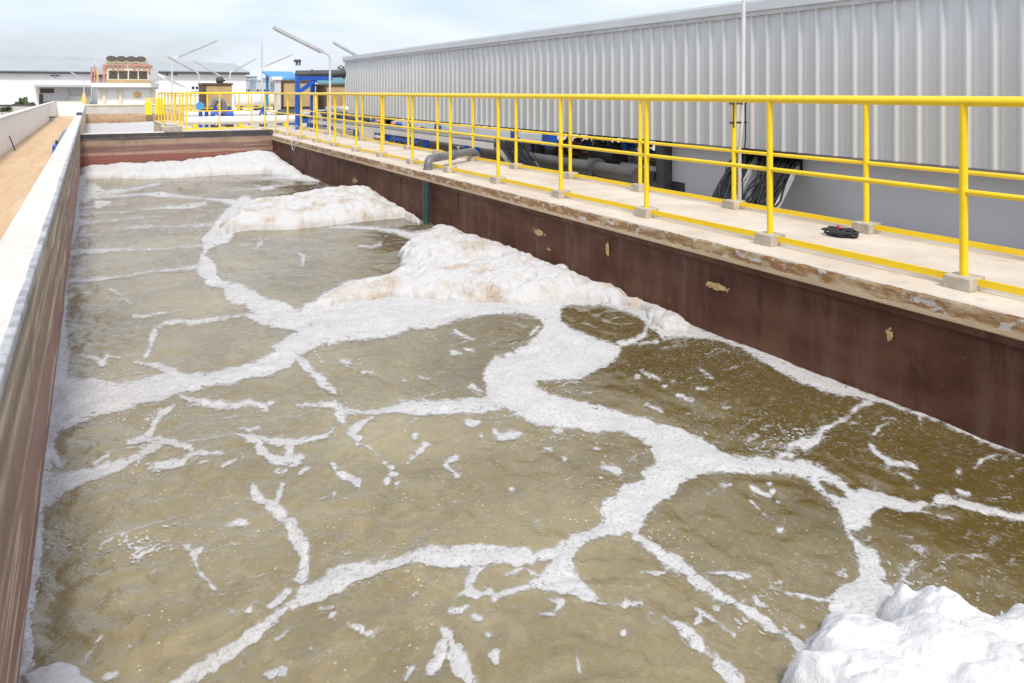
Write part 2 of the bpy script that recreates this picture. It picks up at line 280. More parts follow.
# foam pattern measured on the water plane
SSF = 2; OX, OY = 160, -60; RW, RH = (1024 + 2 * OX) * SSF, 900 * SSF
field = np.full((RH, RW), -40., np.float32)
def _sub(x0, x1, y0, y1, pad):
    i0 = int(max(0, (min(x0, x1) - pad + OX) * SSF)); i1 = int(min(RW, (max(x0, x1) + pad + OX) * SSF + 1)); j0 = int(max(0, (min(y0, y1) - pad + OY) * SSF)); j1 = int(min(RH, (max(y0, y1) + pad + OY) * SSF + 1))
    gx, gy = np.meshgrid(np.arange(i0, i1) / SSF - OX, np.arange(j0, j1) / SSF - OY); return i0, i1, j0, j1, gx, gy
def line(*p):
    if len(p) == 1: p = p + ((p[0][0] + 1, p[0][1], p[0][2]),)
    for (ax, ay, aw), (bx, by, bw) in zip(p[:-1], p[1:]):
        pad = max(aw, bw) + 30; i0, i1, j0, j1, gx, gy = _sub(ax, bx, ay, by, pad)
        if i1 <= i0 or j1 <= j0: continue
        dx, dy = bx - ax, by - ay; L = dx * dx + dy * dy + 1e-6
        u = np.clip(((gx - ax) * dx + (gy - ay) * dy) / L, 0, 1); k = aw + (bw - aw) * u - np.hypot(gx - ax - u * dx, gy - ay - u * dy)
        field[j0:j1, i0:i1] = np.maximum(field[j0:j1, i0:i1], k)
def psdf(pts, gx, gy):
    d = np.full(gx.shape, 1e9); ins = np.zeros(gx.shape, bool)
    for (ax, ay), (bx, by) in zip(pts, pts[1:] + pts[:1]):
        dx, dy = bx - ax, by - ay; L = dx * dx + dy * dy + 1e-9; u = np.clip(((gx - ax) * dx + (gy - ay) * dy) / L, 0, 1)
        d = np.minimum(d, np.hypot(gx - ax - u * dx, gy - ay - u * dy))
        if ay != by: ins ^= ((ay > gy) != (by > gy)) & (gx < (bx - ax) * (gy - ay) / (by - ay) + ax)
    return np.where(ins, d, -d)
def poly(pts, hole=False):
    xs = [p[0] for p in pts]; ys = [p[1] for p in pts]; i0, i1, j0, j1, gx, gy = _sub(min(xs), max(xs), min(ys), max(ys), 30)
    s = psdf(pts, gx, gy); f = field[j0:j1, i0:i1]; field[j0:j1, i0:i1] = np.minimum(f, -s) if hole else np.maximum(f, s)

# broad rafts
poly([(40, 378), (97, 378), (118, 382), (140, 378), (165, 374), (205, 374), (225, 371), (245, 365), (275, 352), (270, 348), (285, 338), (300, 330), (308, 327), (295, 321), (292, 316), (305, 305), (320, 295), (345, 281), (395, 272), (402, 268), (400, 258), (420, 243), (440, 233), (480, 238), (520, 256), (560, 272), (600, 288), (640, 303), (700, 328), (800, 366), (880, 398), (872, 402), (860, 400), (840, 398), (825, 394), (804, 384), (785, 376), (760, 362), (740, 349), (720, 341), (690, 338), (662, 338), (650, 330), (640, 318), (620, 313), (600, 307), (575, 307), (561, 310), (562, 322), (575, 330), (595, 338), (612, 342), (622, 348), (618, 357), (605, 367), (590, 375), (575, 382), (555, 382), (538, 384), (537, 390), (545, 394), (560, 398), (600, 406), (625, 415), (645, 421), (662, 426), (680, 430), (700, 440), (715, 446), (722, 455), (735, 458), (760, 458), (785, 461), (804, 462), (830, 475), (845, 485), (850, 490), (870, 490), (895, 498), (915, 504), (928, 508), (922, 513), (905, 517), (885, 513), (872, 520), (868, 532), (850, 532), (842, 525), (835, 510), (825, 500), (810, 488), (800, 480), (780, 476), (735, 478), (704, 479), (690, 483), (680, 487), (672, 497), (660, 505), (653, 512), (645, 525), (640, 532), (637, 538), (628, 533), (615, 537), (600, 541), (585, 545), (575, 553), (572, 565), (580, 580), (592, 597), (605, 607), (590, 607), (565, 600), (550, 594), (535, 592), (537, 580), (548, 572), (552, 563), (540, 566), (525, 572), (510, 573), (480, 569), (455, 571), (430, 570), (410, 573), (390, 578), (365, 584), (345, 595), (325, 603), (300, 608), (288, 612), (275, 625), (260, 637), (245, 645), (232, 654), (228, 644), (250, 630), (262, 622), (275, 612), (290, 602), (298, 592), (310, 582), (325, 575), (345, 570), (370, 567), (395, 563), (415, 556), (435, 550), (455, 549), (480, 550), (515, 553), (535, 556), (550, 552), (560, 545), (570, 536), (590, 532), (600, 522), (605, 505), (615, 497), (620, 490), (628, 483), (643, 480), (640, 475), (655, 466), (654, 460), (650, 450), (640, 441), (620, 434), (590, 432), (560, 428), (530, 424), (505, 412), (490, 415), (440, 416), (400, 414), (400, 401), (440, 399), (486, 396), (485, 383), (482, 375), (485, 366), (495, 357), (512, 352), (525, 345), (535, 337), (543, 327), (540, 321), (525, 316), (500, 315), (480, 317), (460, 320), (435, 327), (410, 330), (380, 337), (345, 341), (320, 345), (300, 356), (290, 370), (270, 376), (240, 385), (215, 388), (190, 394), (172, 398), (165, 403), (140, 407), (112, 415), (95, 421), (75, 429), (60, 438), (50, 450), (35, 450)])
poly([(820, 487), (832, 488), (845, 497), (848, 503), (838, 503), (824, 495)], True)
# left edge
line((80, 172, 5), (79, 190, 9), (74, 205, 6), (73, 222, 9), (71, 236, 6), (69, 250, 3), (67, 262, 5), (65, 285, 4), (63, 300, 5), (61, 320, 6), (60, 345, 9), (57, 370, 12), (55, 390, 16), (48, 420, 12), (44, 450, 11), (41, 480, 11), (37, 510, 6), (36, 535, 8), (32, 560, 11), (29, 590, 8), (26, 620, 6), (24, 650, 8), (20, 690, 12))
line((160, 447, 5), (145, 455, 5), (130, 463, 5), (115, 470, 7), (100, 476, 6), (80, 481, 9), (62, 485, 11), (48, 500, 9))
line((50, 383, 10), (120, 395, 10), (165, 390, 10))
line((50, 440, 6), (52, 458, 5), (60, 470, 5))
# far streaks
line((85, 200, 5), (92, 190, 8), (105, 193, 4), (138, 188, 2), (160, 184, 2)); line((76, 198, 3), (100, 197, 2.5), (140, 195, 2), (162, 195, 3), (190, 198, 2), (210, 199, 2), (235, 203, 4))
line((76, 209, 2), (110, 206, 1), (130, 205, .8)); line((140, 209, 1.2), (165, 207, 2), (195, 206, 3), (205, 204, 2)); line((76, 215, 2.5), (100, 213, 1.5), (125, 212, 1.2), (135, 210, 1)); line((76, 223, 6), (90, 223, 2.5), (110, 221, 1.5), (135, 218, 1.5), (165, 216, 1))
line((123, 230, 1.6), (140, 228, 2), (165, 227, 1.5), (190, 226, 1.5), (218, 224, 1.8)); line((75, 236, 3), (93, 235, 1.5)); line((68, 254, 3.5), (85, 252, 3.5), (110, 250, 2.5), (140, 249, 1.5), (170, 248, 1.5), (195, 246, 1.5), (205, 245, 2)); line((66, 281, 4), (80, 281, 3), (100, 278, 2.5), (130, 275, 2), (155, 271, 2), (190, 269, 2), (200, 267, 3))
line((245, 205, 10), (235, 218, 13), (222, 232, 12), (208, 242, 7), (206, 250, 3), (202, 257, 3), (205, 265, 8), (207, 271, 11), (210, 279, 7), (222, 284, 4.5), (242, 287, 3.5)); line((232, 294, 9), (250, 298, 9), (258, 306, 11), (275, 313, 12), (300, 321, 12)); line((245, 316, 2), (265, 320, 6), (280, 323, 4)); line((222, 318, 2), (240, 316, 1.5))
line((134, 318, 2), (150, 316, 1.5), (170, 313, 1.5), (180, 311, 2)); line((155, 329, 1.5), (165, 324, 3), (180, 323, 2.5), (190, 323, 2.5), (210, 320, 3), (225, 317, 1.5), (242, 316, 2)); line((155, 329, 3), (153, 334, 4), (151, 345, 2.5), (147, 355, 3), (140, 361, 2), (133, 362, 1.5)); line((140, 362, 3), (155, 366, 4), (165, 370, 5), (175, 375, 5)); line((82, 357, 2), (92, 357, 2.5), (102, 362, 3.5), (108, 356, 2), (120, 358, 1)); line((118, 302, 1.5), (125, 300, 2), (130, 305, 1.5)); line((108, 290, 1), (122, 296, 1.5))
line((240, 245, 1), (262, 243, 2), (255, 249, 1.5)); line((98, 205, 5), (110, 203, 2)); line((350, 178, 1), (352, 189, 3), (330, 190, 2)); line((302, 265, 2), (304, 258, 2), (298, 255, 1))
line((360, 247, 2), (372, 248, 1.5), (380, 245, 2)); line((330, 228, 1.5), (345, 227, 2.5), (375, 229, 2), (395, 231, 3), (412, 236, 4), (430, 234, 5)); line((405, 216, 3), (422, 221, 3)); line((408, 244, 2), (420, 241, 4))
line((262, 179, 1.5), (285, 177, 3), (310, 180, 3)); line((230, 192, 1.2), (262, 188, 1.5)); line((255, 185, 1), (275, 189, 1)); line((262, 189, 3), (272, 188, 3)); line((285, 173, 3), (318, 180, 2.5))
# mid strands
line((300, 360, 5), (306, 368, 4.5), (315, 376, 4), (323, 382, 5), (332, 388, 4), (335, 392, 2)); line((343, 364, 3), (350, 364, 2.5))
line((410, 408, 7), (385, 410, 4), (362, 411, 3), (345, 410, 5), (335, 405, 4), (318, 405, 2.5), (297, 405, 1.5)); line((340, 413, 6), (343, 421, 4)); line((372, 417, 2), (358, 426, 5), (350, 434, 5), (360, 440, 4), (358, 446, 2.5), (368, 450, 1.5), (378, 457, 1.2)); line((383, 467, 2), (393, 472, 3)); line((390, 475, 3), (398, 480, 3)); line((387, 486, 4)); line((397, 490, 3.5)); line((412, 460, 1.5), (422, 455, 1.5))
line((182, 398, 2), (195, 403, 3), (215, 405, 4), (235, 404, 3.5), (250, 402, 3.5), (266, 405, 4), (275, 400, 2)); line((200, 443, 1.5), (235, 435, 1.5), (243, 437, 3), (256, 443, 6), (260, 452, 6), (270, 460, 5), (285, 463, 5), (293, 460, 6), (300, 457, 4)); line((250, 438, 4), (275, 442, 4), (300, 441, 4), (318, 437, 3), (332, 430, 2.5)); line((290, 447, 5), (288, 456, 5)); line((278, 472, 3), (285, 470, 2)); line((300, 473, 2.5), (310, 468, 1.5)); line((240, 428, 2), (250, 431, 3), (258, 426, 2))
line((190, 460, 3), (205, 457, 3.5), (222, 456, 2)); line((200, 467, 3), (208, 465, 2)); line((222, 470, 2), (228, 466, 3), (236, 463, 2.5)); line((150, 470, 3), (165, 467, 5), (180, 465, 4), (188, 462, 3)); line((332, 466, 2.5), (338, 475, 4), (350, 480, 5), (357, 485, 4), (358, 492, 2)); line((334, 495, 2), (335, 502, 1.2))
line((175, 407, 1.5), (160, 415, 4), (153, 425, 3), (150, 433, 5), (140, 441, 5), (128, 445, 4)); line((150, 440, 4), (165, 443, 7), (178, 448, 5), (190, 450, 4), (192, 455, 3)); line((188, 445, 1.5), (205, 443, 1.5)); line((128, 452, 1.5), (145, 450, 2)); line((95, 466, 2.5), (108, 460, 2.5))
line((252, 487, 3), (255, 495, 5), (265, 500, 4), (272, 506, 6), (280, 514, 6), (285, 522, 6), (292, 535, 7), (300, 545, 7), (304, 558, 5), (304, 570, 5), (300, 580, 6)); line((281, 485, 2), (278, 500, 4), (274, 506, 4)); line((247, 498, 2), (235, 503, 1.2)); line((225, 527, 2), (235, 523, 4), (247, 522, 2.5)); line((185, 547, 3), (193, 555, 5), (204, 552, 3)); line((195, 562, 2), (198, 572, 2), (215, 592, 1.2)); line((157, 573, 3), (152, 576, 2)); line((132, 549, 1.5), (146, 548, 2)); line((101, 640, 1.5), (90, 653, 1.5), (80, 667, 1.5)); line((131, 645, 3)); line((105, 677, 3), (118, 671, 1.5)); line((232, 612, 2)); line((250, 612, 3), (255, 605, 2)); line((280, 600, 5), (288, 594, 4)); line((270, 607, 3), (275, 603, 3))
line((232, 648, 6), (215, 658, 7), (195, 672, 9), (178, 686, 10)); line((275, 640, 2), (288, 633, 1.5)); line((310, 650, 3)); line((320, 612, 1.5), (333, 611, 2)); line((347, 630, 1.5), (358, 633, 3), (368, 638, 4), (380, 632, 2), (387, 629, 2.5)); line((268, 675, 5), (282, 672, 4)); line((334, 618, 3)); line((345, 558, 2), (350, 556, 2))
line((478, 572, 4), (472, 585, 5), (468, 597, 5), (480, 600, 3), (490, 598, 2)); line((455, 602, 1.5), (466, 597, 3)); line((495, 603, 3), (510, 597, 4), (528, 592, 4), (540, 588, 4)); line((505, 578, 1.5), (525, 573, 2), (540, 582, 3)); line((552, 605, 2), (560, 610, 2.5), (555, 618, 1.5)); line((540, 620, 1.5), (555, 622, 1.2)); line((475, 623, 4)); line((450, 617, 5), (460, 616, 4), (468, 612, 2)); line((442, 632, 4), (447, 640, 5)); line((440, 648, 6), (437, 660, 5), (432, 672, 6)); line((450, 647, 4), (455, 658, 7), (458, 670, 8), (468, 684, 7)); line((487, 640, 2)); line((492, 660, 3), (494, 668, 2)); line((412, 670, 2), (405, 680, 2))
line((634, 537, 5), (655, 550, 5), (665, 557, 5), (680, 567, 6), (690, 573, 5), (700, 585, 5), (715, 596, 5), (735, 607, 4), (750, 615, 6), (760, 622, 6), (775, 632, 4), (790, 643, 4), (800, 655, 8), (805, 670, 12)); line((640, 577, 1.5), (660, 578, 2), (668, 570, 2), (672, 566, 2)); line((650, 622, 1.5), (665, 625, 2), (677, 630, 3), (685, 637, 7), (695, 647, 5), (703, 655, 2), (715, 660, 3), (725, 670, 6), (738, 684, 7)); line((696, 630, 2), (700, 618, 3)); line((708, 575, 2), (725, 578, 2), (738, 582, 4), (748, 581, 3)); line((716, 609, 3)); line((757, 603, 3), (765, 606, 2)); line((780, 532, 3)); line((785, 592, 1.2), (810, 597, 1.5), (832, 602, 2.5)); line((770, 588, 1), (790, 592, 1.5)); line((625, 609, 3), (640, 612, 1.5)); line((625, 637, 3)); line((800, 628, 3)); line((575, 660, 1.5), (580, 675, 2.5)); line((695, 612, 1), (735, 640, 1))
# pools on the right
line((618, 343, 3), (635, 341, 3), (645, 335, 2.5), (647, 328, 2)); line((638, 343, 1.5), (657, 341, 2)); line((870, 400, 4), (884, 401, 3), (900, 409, 2.5), (925, 417, 2.2), (960, 430, 2), (1000, 446, 1.8), (1040, 460, 1.5)); line((804, 447, 6), (815, 441, 5), (822, 430, 2.5), (835, 424, 2.5), (850, 417, 2), (858, 408, 3), (870, 404, 4)); line((869, 449, 2), (880, 458, 2.5), (892, 466, 4), (905, 466, 3), (915, 470, 2)); line((884, 420, 1.8), (895, 421, 1.5)); line((875, 436, 2), (880, 428, 1), (890, 425, 1.2)); line((900, 477, 1.5), (912, 481, 1.5)); line((914, 487, 2), (918, 493, 1.5)); line((958, 472, 2.5)); line((958, 493, 3), (968, 495, 3)); line((990, 498, 1.2), (1010, 498, 1.2)); line((975, 470, 1.5), (985, 460, 1.5), (995, 455, 1.2)); line((918, 507, 3), (930, 509, 1.5), (940, 503, 7), (955, 505, 6), (975, 510, 5), (995, 513, 4), (1015, 517, 3), (1050, 519, 5)); line((915, 512, 2), (935, 517, 1.5), (952, 521, 1.2)); line((920, 416, 1.2), (922, 427, 1))
line((672, 383, 2)); line((641, 371, 1.8), (650, 378, 2)); line((637, 377, 2)); line((651, 376, 2.5), (659, 380, 1.8)); line((664, 388, 2.5)); line((678, 396, 2), (690, 403, 2.2)); line((698, 390, 1.5), (708, 389, 1.5)); line((700, 370, 1.2), (712, 378, 1.2)); line((723, 408, 1), (730, 408, 1)); line((645, 406, 1.8), (662, 413, 1.5)); line((782, 455, 4), (790, 457, 3)); line((790, 447, 4), (803, 444, 5))
line((858, 515, 14), (854, 525, 12), (847, 533, 4), (850, 540, 3), (858, 550, 6), (866, 562, 10), (872, 578, 14), (868, 592, 18), (852, 606, 22), (870, 610, 30), (900, 640, 40), (1000, 690, 60)); line((840, 575, 4), (846, 578, 3)); line((822, 640, 10), (812, 660, 16), (805, 680, 20), (820, 720, 30)); line((900, 540, 1), (912, 541, 1.2))
line((722, 490, 3), (730, 491, 2.5)); line((752, 493, 3), (768, 499, 3.5)); line((770, 487, 2)); line((752, 506, 2), (758, 512, 2), (764, 519, 2)); line((778, 505, 3)); line((772, 496, 2)); line((605, 467, 3), (618, 473, 5)); line((597, 449, 3.5)); line((545, 449, 3), (550, 449, 3)); line((600, 480, 2)); line((493, 431, 2.5), (498, 437, 4.5), (512, 437, 4.5), (522, 436, 2)); line((470, 425, 5), (478, 424, 2.5)); line((426, 447, 4), (418, 457, 1.5), (408, 465, 1.2)); line((455, 459, 4), (445, 466, 3), (450, 471, 3.5), (457, 481, 3)); line((470, 386, 3), (480, 391, 3)); line((554, 430, 2.5), (560, 431, 2)); line((415, 421, 3)); line((510, 492, 2.5)); line((414, 438, 3)); line((480, 438, 2)); line((563, 459, 2)); line((424, 399, 2)); line((403, 380, 2)); line((452, 353, 2.5), (460, 354, 2)); line((420, 376, 2), (428, 377, 1.5)); line((455, 331, 2.5), (461, 336, 2), (475, 340, 1.5)); line((465, 348, 1.5), (473, 350, 2)); line((530, 335, 2), (538, 328, 2)); line((363, 373, 2), (372, 374, 2)); line((300, 330, 1), (322, 363, 1))

gt = [-3.]
while gt[-1] < TE: gt.append(gt[-1] + (.05 if gt[-1] < .6 else max(.0055, (max(gt[-1] * CT + .9, 2.) ** 2) / 1436 * .62)))
gt[-1] = TE
gx_, gt_ = np.meshgrid(np.linspace(WL, WR, 820), np.array(gt))
def project(X, Y, h):
    z = np.maximum(X * ST + Y * CT, .6); xc = X * CT - Y * ST; return 512 + F * xc / z, HY + F * h / z, z
px, py, dep = project(gx_, gt_, EYE)
m2px = F / dep                                                        # local scale for edge breakup
wx = 6.0 * fbm(gx_ * 6, gt_ * 6, 4, 31, .6) + 2.2 * fbm(gx_ * 22, gt_ * 22, 2, 37); wy = 6.0 * fbm(gx_ * 6, gt_ * 6, 4, 41, .6) + 2.2 * fbm(gx_ * 22, gt_ * 22, 2, 47)
amp = np.clip(2.6 / dep, .14, 1.3)
sxp = (px + wx * amp + OX) * SSF; syp = (py + wy * amp * .6 + OY) * SSF
sxp = np.clip(sxp, 0, RW - 2); syp = np.clip(syp, 0, RH - 2); xi = sxp.astype(int); yi = syp.astype(int); u = sxp - xi; v = syp - yi
fm = (field[yi, xi] * (1 - u) + field[yi, xi + 1] * u) * (1 - v) + (field[yi + 1, xi] * (1 - u) + field[yi + 1, xi + 1] * u) * v
inside = (py > 95) & (py < 835) & (gt_ > .2); fm = np.where(inside, fm, -20 + 30 * fbm(gx_ * 2, gt_ * 2, 4, 77))
lace = fbm(gx_ * 34, gt_ * 34, 3, 51); lace2 = fbm(gx_ * 11, gt_ * 11, 3, 53)
fm = fm + np.clip(2.2 / dep, .1, 1) * (8 * lace + 7 * lace2) * np.clip(1.15 - np.abs(fm) / 16, .0, 1)
# loose flecks where the air breaks the surface
patch = fbm(gx_ * 1.5 + .5 * lace2, gt_ * 1.5, 4, 63, .6); near_foam = np.clip(1 + fm / 30, 0, 1) ** 2
for sc_, r0, k0, sd in ((9., .1, 60, 5), (17., .13, 45, 9), (33., .16, 26, 14)):
    wl = worley(gx_ * sc_ + .8 * lace2, gt_ * sc_ * .8 + .8 * lace, sd); rnd = fbm(gx_ * sc_ * .45, gt_ * sc_ * .45, 2, sd)
    fm = np.maximum(fm, (r0 * (np.clip(4.2 * (patch - .05 - .06 * (gx_ > 2.5)), -.4, 1) + 1.6 * rnd + .35 * near_foam) - wl) * k0 * np.clip(2.4 / dep, .25, 1))
str_ = fbm(gx_ * 5 + 2.5 * lace2, gt_ * 22 + 3 * lace2, 3, 66, .55); fm = np.maximum(fm, (str_ - .345 + .3 * patch) * 24 * np.clip(2.4 / dep, .25, 1))
wz = waves(gx_, gt_); hfoam = .0022 + np.where(fm > 0, .005 * (1 - np.exp(-np.maximum(fm, 0) / 9.)), 0) + np.where(fm > 0, .010 * np.clip(fm / 14, 0, 1) * (fbm(gx_ * 12, gt_ * 12, 5, 71, .6) + .2), 0)
foam = grid_mesh('foam', gx_, gt_, wz + hfoam, M['foam_film'], keep=fm > -9, attr=fm); struct(foam, 'stuff')
s = 2
wgx, wgt = gx_[::s, ::s], gt_[::s, ::s]
if gt_[::s][-1, 0] != TE: wgx = np.vstack([wgx, gx_[-1:, ::s]]); wgt = np.vstack([wgt, gt_[-1:, ::s]])
if wgx[0, -1] != WR: wgx = np.hstack([wgx, np.full((wgx.shape[0], 1), WR)]); wgt = np.hstack([wgt, wgt[:, -1:]])
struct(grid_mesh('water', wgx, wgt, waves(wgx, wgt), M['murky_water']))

def heap(pix, ctrl, fall, res, label, mat, big=.05, bs=.28, small=.02, ss=.09, seed=1, clampx=True):
    pts = [P(x, y, EYE) for x, y in pix]; pts = [(min(max(x, WL + .004), WR - .004) if clampx else x, min(y, TE - .004)) for x, y in pts]
    c = [(*P(x, y, EYE), h) for x, y, h in ctrl]
    xs = [p[0] for p in pts]; ys = [p[1] for p in pts]
    X, Y = np.meshgrid(np.arange(min(xs) - .05, max(xs) + .05 + res, res), np.arange(min(ys) - .05, max(ys) + .05 + res, res))
    X = np.clip(X, WL + .004, WR - .004); Y = np.clip(Y, -2, TE - .004)
    wX = X + .16 * fbm(X * 4, Y * 4, 4, seed + 3, .6); wY = Y + .16 * fbm(X * 4, Y * 4, 4, seed + 8, .6)
    d = psdf(pts, wX, wY); num = 0; den = 0
    atwall = (X > WR - fall) | (Y > TE - fall)
    dw = np.where(X > WR - .35, np.maximum(d, np.minimum(fall, .7 * fall + (X - WR + .35))), d) if False else d
    for cx, cy, h in c:
        w = 1 / ((X - cx) ** 2 + (Y - cy) ** 2 + .01) ** 1.5; num = num + w * h; den = den + w
    H = num / den; q = np.clip(d / fall, 0, 1); prof = np.sqrt(np.clip(1 - (1 - q) ** 2, 0, 1))
    wX += .05 * fbm(X * 12, Y * 12, 2, seed); B = lambda s_, k: np.sqrt(np.clip(1 - (worley(wX / s_, wY / s_, k) / .85) ** 2, 0, 1))
    z = H * prof + prof * (big * (B(bs, seed) - .55) + big * .55 * (B(bs * .55, seed + 3) - .5) + small * (B(ss, seed + 5) - .5) + small * .6 * (B(ss * .5, seed + 6) - .5) + small * .35 * (B(ss * .26, seed + 9) - .5)) + .03 * fbm(X * 7, Y * 7, 4, seed + 11) * prof
    z = np.where(d > 0, np.maximum(z, .012 * prof), -.05) + np.where(d > 0, 0, 0)
    o = grid_mesh('foam_heap', X, Y, z + waves(X, Y) * .5, M[mat], keep=d > 0); tag(o, label, 'foam', 'heaps of foam in the tank'); return o
heap([(76, 180), (110, 178), (150, 179), (180, 178), (230, 175), (262, 174), (285, 176), (318, 182), (300, 165), (276, 158), (200, 160), (78, 165)], [(95, 172, .09), (140, 170, .1), (180, 169, .1), (205, 168, .13), (235, 167, .23), (255, 166, .3), (275, 166, .3), (295, 172, .17), (310, 177, .04), (150, 175, .08), (240, 171, .18)], .45, .024,
     'white foam bank heaped along the reddish end wall of the tank', 'heap_white', .06, .42, .06, .24, 3)
heap([(218, 238), (240, 232), (280, 230), (330, 225), (370, 221), (402, 218), (424, 223), (402, 207), (372, 199), (330, 203), (300, 206), (262, 211), (238, 216), (222, 226)], [(235, 224, .15), (245, 220, .17), (262, 217, .2), (300, 213, .2), (330, 210, .23), (358, 206, .24), (385, 209, .15), (402, 213, .08), (300, 224, .14), (350, 217, .18)], .4, .022,
     'long foam bank with a brownish crust across the middle of the tank', 'heap_stained', .07, .36, .06, .19, 7)
heap([(312, 312), (345, 303), (390, 297), (430, 300), (480, 304), (525, 306), (562, 302), (605, 303), (640, 312), (662, 330), (690, 332), (700, 324), (660, 300), (600, 275), (540, 252), (500, 238), (470, 232), (440, 230), (415, 240), (400, 256), (402, 272), (372, 285), (345, 289), (325, 299), (312, 308)],
     [(330, 305, .05), (370, 290, .07), (400, 285, .1), (430, 283, .11), (470, 282, .12), (500, 279, .12), (540, 282, .11), (410, 270, .02), (432, 273, .02), (460, 274, .03), (480, 266, .05), (420, 259, .13), (440, 256, .14), (440, 245, .06), (465, 258, .11), (470, 248, .07), (505, 256, .12), (540, 269, .11), (575, 283, .12), (610, 296, .07), (640, 306, .04), (680, 325, .05), (480, 305, .06), (420, 315, .04), (590, 300, .1)], .26, .0125,
     'broadest foam pile, brown speckled, against the dark side wall by the teal pipe', 'heap_stained', .06, .3, .045, .14, 12)
heap([(790, 705), (806, 672), (822, 645), (826, 628), (846, 626), (866, 634), (884, 622), (905, 612), (950, 624), (985, 640), (1024, 640), (1090, 640), (1180, 700), (1200, 800), (1000, 830), (830, 800)], [(835, 662, .13), (850, 668, .15), (862, 640, .07), (885, 640, .1), (915, 630, .21), (945, 640, .19), (975, 655, .16), (1005, 660, .13), (1040, 662, .17), (950, 720, .2), (850, 720, .16), (1100, 720, .2)], .2, .008,
     'nearest heap of foam, smooth and pure white, rising from the brown pool', 'heap_near', .045, .27, .016, .07, 21)
heap([(8, 720), (16, 669), (35, 668), (60, 669), (82, 674), (100, 694), (90, 725)], [(30, 680, .02), (70, 685, .03), (50, 700, .04)], .1, .008,
     'small white foam pad at the foot of the striped parapet wall', 'heap_white', .012, .2, .004, .05, 27)

# ================================================================ GROUND
GZ = .3
gm = MB(); xs = [-900, -.37, 6.0, 900]; ys = [-60, -4, 49, 1600]
for i in range(3):
    for j in range(3):
        if i == 1 and j == 1: continue
        gm.add([(xs[i], ys[j], GZ), (xs[i + 1], ys[j], GZ), (xs[i + 1], ys[j + 1], GZ), (xs[i], ys[j + 1], GZ)], [(0, 1, 2, 3)])
struct(gm.build('ground', M['ground']))
X, Y = np.meshgrid(np.linspace(-1.86, -.37, 24), np.linspace(-4, 55, 500)); struct(grid_mesh('sand_strip', X, Y, GZ + .012 + .016 * (fbm(X * 2.5, Y * .6, 4, 3) + .5) + .05 * np.clip(1 - np.minimum(X + 1.86, -.37 - X) / .35, 0, 1) * (fbm(X * 3, Y * .8, 3, 9) + .6), M['sand']))

# ================================================================ TANK WALLS
t = thing('tank_wall', 'long low parapet wall with bleached cap and streaky brown inside, beside the sand strip', 'wall')
MB().box(-.37, -.206, -4, 49, -1.5, 1.12).build('wall_core', M['light_concrete'], t)
ys = np.arange(-4, 49.01, .06); rng = np.random.RandomState(5); m = MB()
prof = [(-.385, 1.12), (-.385, 1.165), (-.375, 1.176), (-.22, 1.176)]
jit = .006 * fbm(ys * 3, ys * 0, 4, 2) * 2
m.add([(x + (jit[i] if k == 3 else 0), y, z) for i, y in enumerate(ys) for k, (x, z) in enumerate(prof)] , [(i * 4 + k, i * 4 + k + 1, i * 4 + k + 5, i * 4 + k + 4) for i in range(len(ys) - 1) for k in range(3)], True); m.build('cap', M['cap_concrete'], t)
prof = [(-.222, 1.1758), (-.2, 1.1755), (-.195, 1.171), (-.195, 1.145), (-.196, 1.122)]
j2 = .010 * fbm(ys * 1.4, ys * 0 + 4, 5, 6)
m = MB(); m.add([(x + (jit[i] if k == 0 else j2[i] * .22), y, z + (j2[i] * 4 if k == 4 else 0)) for i, y in enumerate(ys) for k, (x, z) in enumerate(prof)], [(i * 5 + k, i * 5 + k + 1, i * 5 + k + 6, i * 5 + k + 5) for i in range(len(ys) - 1) for k in range(4)], True); m.build('edge_coating', M['edge_coat'], t)
MB().box(-.206, WL, -4, TE + .3, -1.5, 1.16).build('lining', M['side_lining'], t)
MB().box(-.206, WL, TE + .3, 49, -1.5, 1.11).build('lining', M['far_lining'], t)

t = thing('tank_wall', 'reddish brown end wall of the tank with a black band along its top', 'wall')
m = MB(); m.box(WL + .002, WR, TE, TE + .3, -1.5, .86); m.build('lining', M['end_lining'], t)
MB().bbox(WL + .002, 1.62, TE - .012, TE + .31, .86, .878, .004).build('cap', M['cap_concrete'], t)

t = thing('tank_wall', 'dark brown coated side wall of the tank below the walkway', 'wall')
MB().box(4.27, 5.9, -4, TE, -1.5, .598).build('wall_core', M['light_concrete'], t)
ys2 = np.linspace(-4, TE, 500); zs2 = np.linspace(-1.5, .6, 22)
Z, Y = np.meshgrid(zs2, ys2); lin = grid_mesh('lining', np.full_like(Y, WR) - .004 * fbm(Y * 2, Z * 2, 4, 8), Y, Z, M['dark_lining'], parent=t)
m = MB(); m.box(4.235, 4.266, -4, TE, .558, .5985); m.build('lip', M['dark_lining'], t)
m = MB()
for y in (17.2, 14.6, 12.9, 11.2, 9.1): MB().box(4.2515, 4.263, y, y + .01, -.2, .555).build('joint', M['dark_lining'], t)
def patch(px, py, w, h, tall=False, seed=0):      # spot where the coating has flaked off, seen on the side wall
    y = WX(px, 4.25); z = y * CT + 4.25 * ST; zz = EYE - (py - HY) * z / F
    Z, Y = np.meshgrid(np.linspace(-h, h, 40), np.linspace(-w, w, 60)); e = 1 - np.hypot(Y / (w * .62), Z / (h * .62)); q = e + 1.1 * fbm((Y + seed) * 22, (Z + seed * 3) * 26, 4, seed) + .9 * fbm((Y - seed) * 70, Z * 70, 3, seed + 5)
    grid_mesh('bare_patch', np.full_like(Y, 4.2475) + .002 * fbm(Y * 60, Z * 60, 2, 3), Y + y, Z + zz, M['flake'], keep=q > .28, parent=t)
simple('flake', (.55, .35, .15), .9, .3, 25, 0, .4)
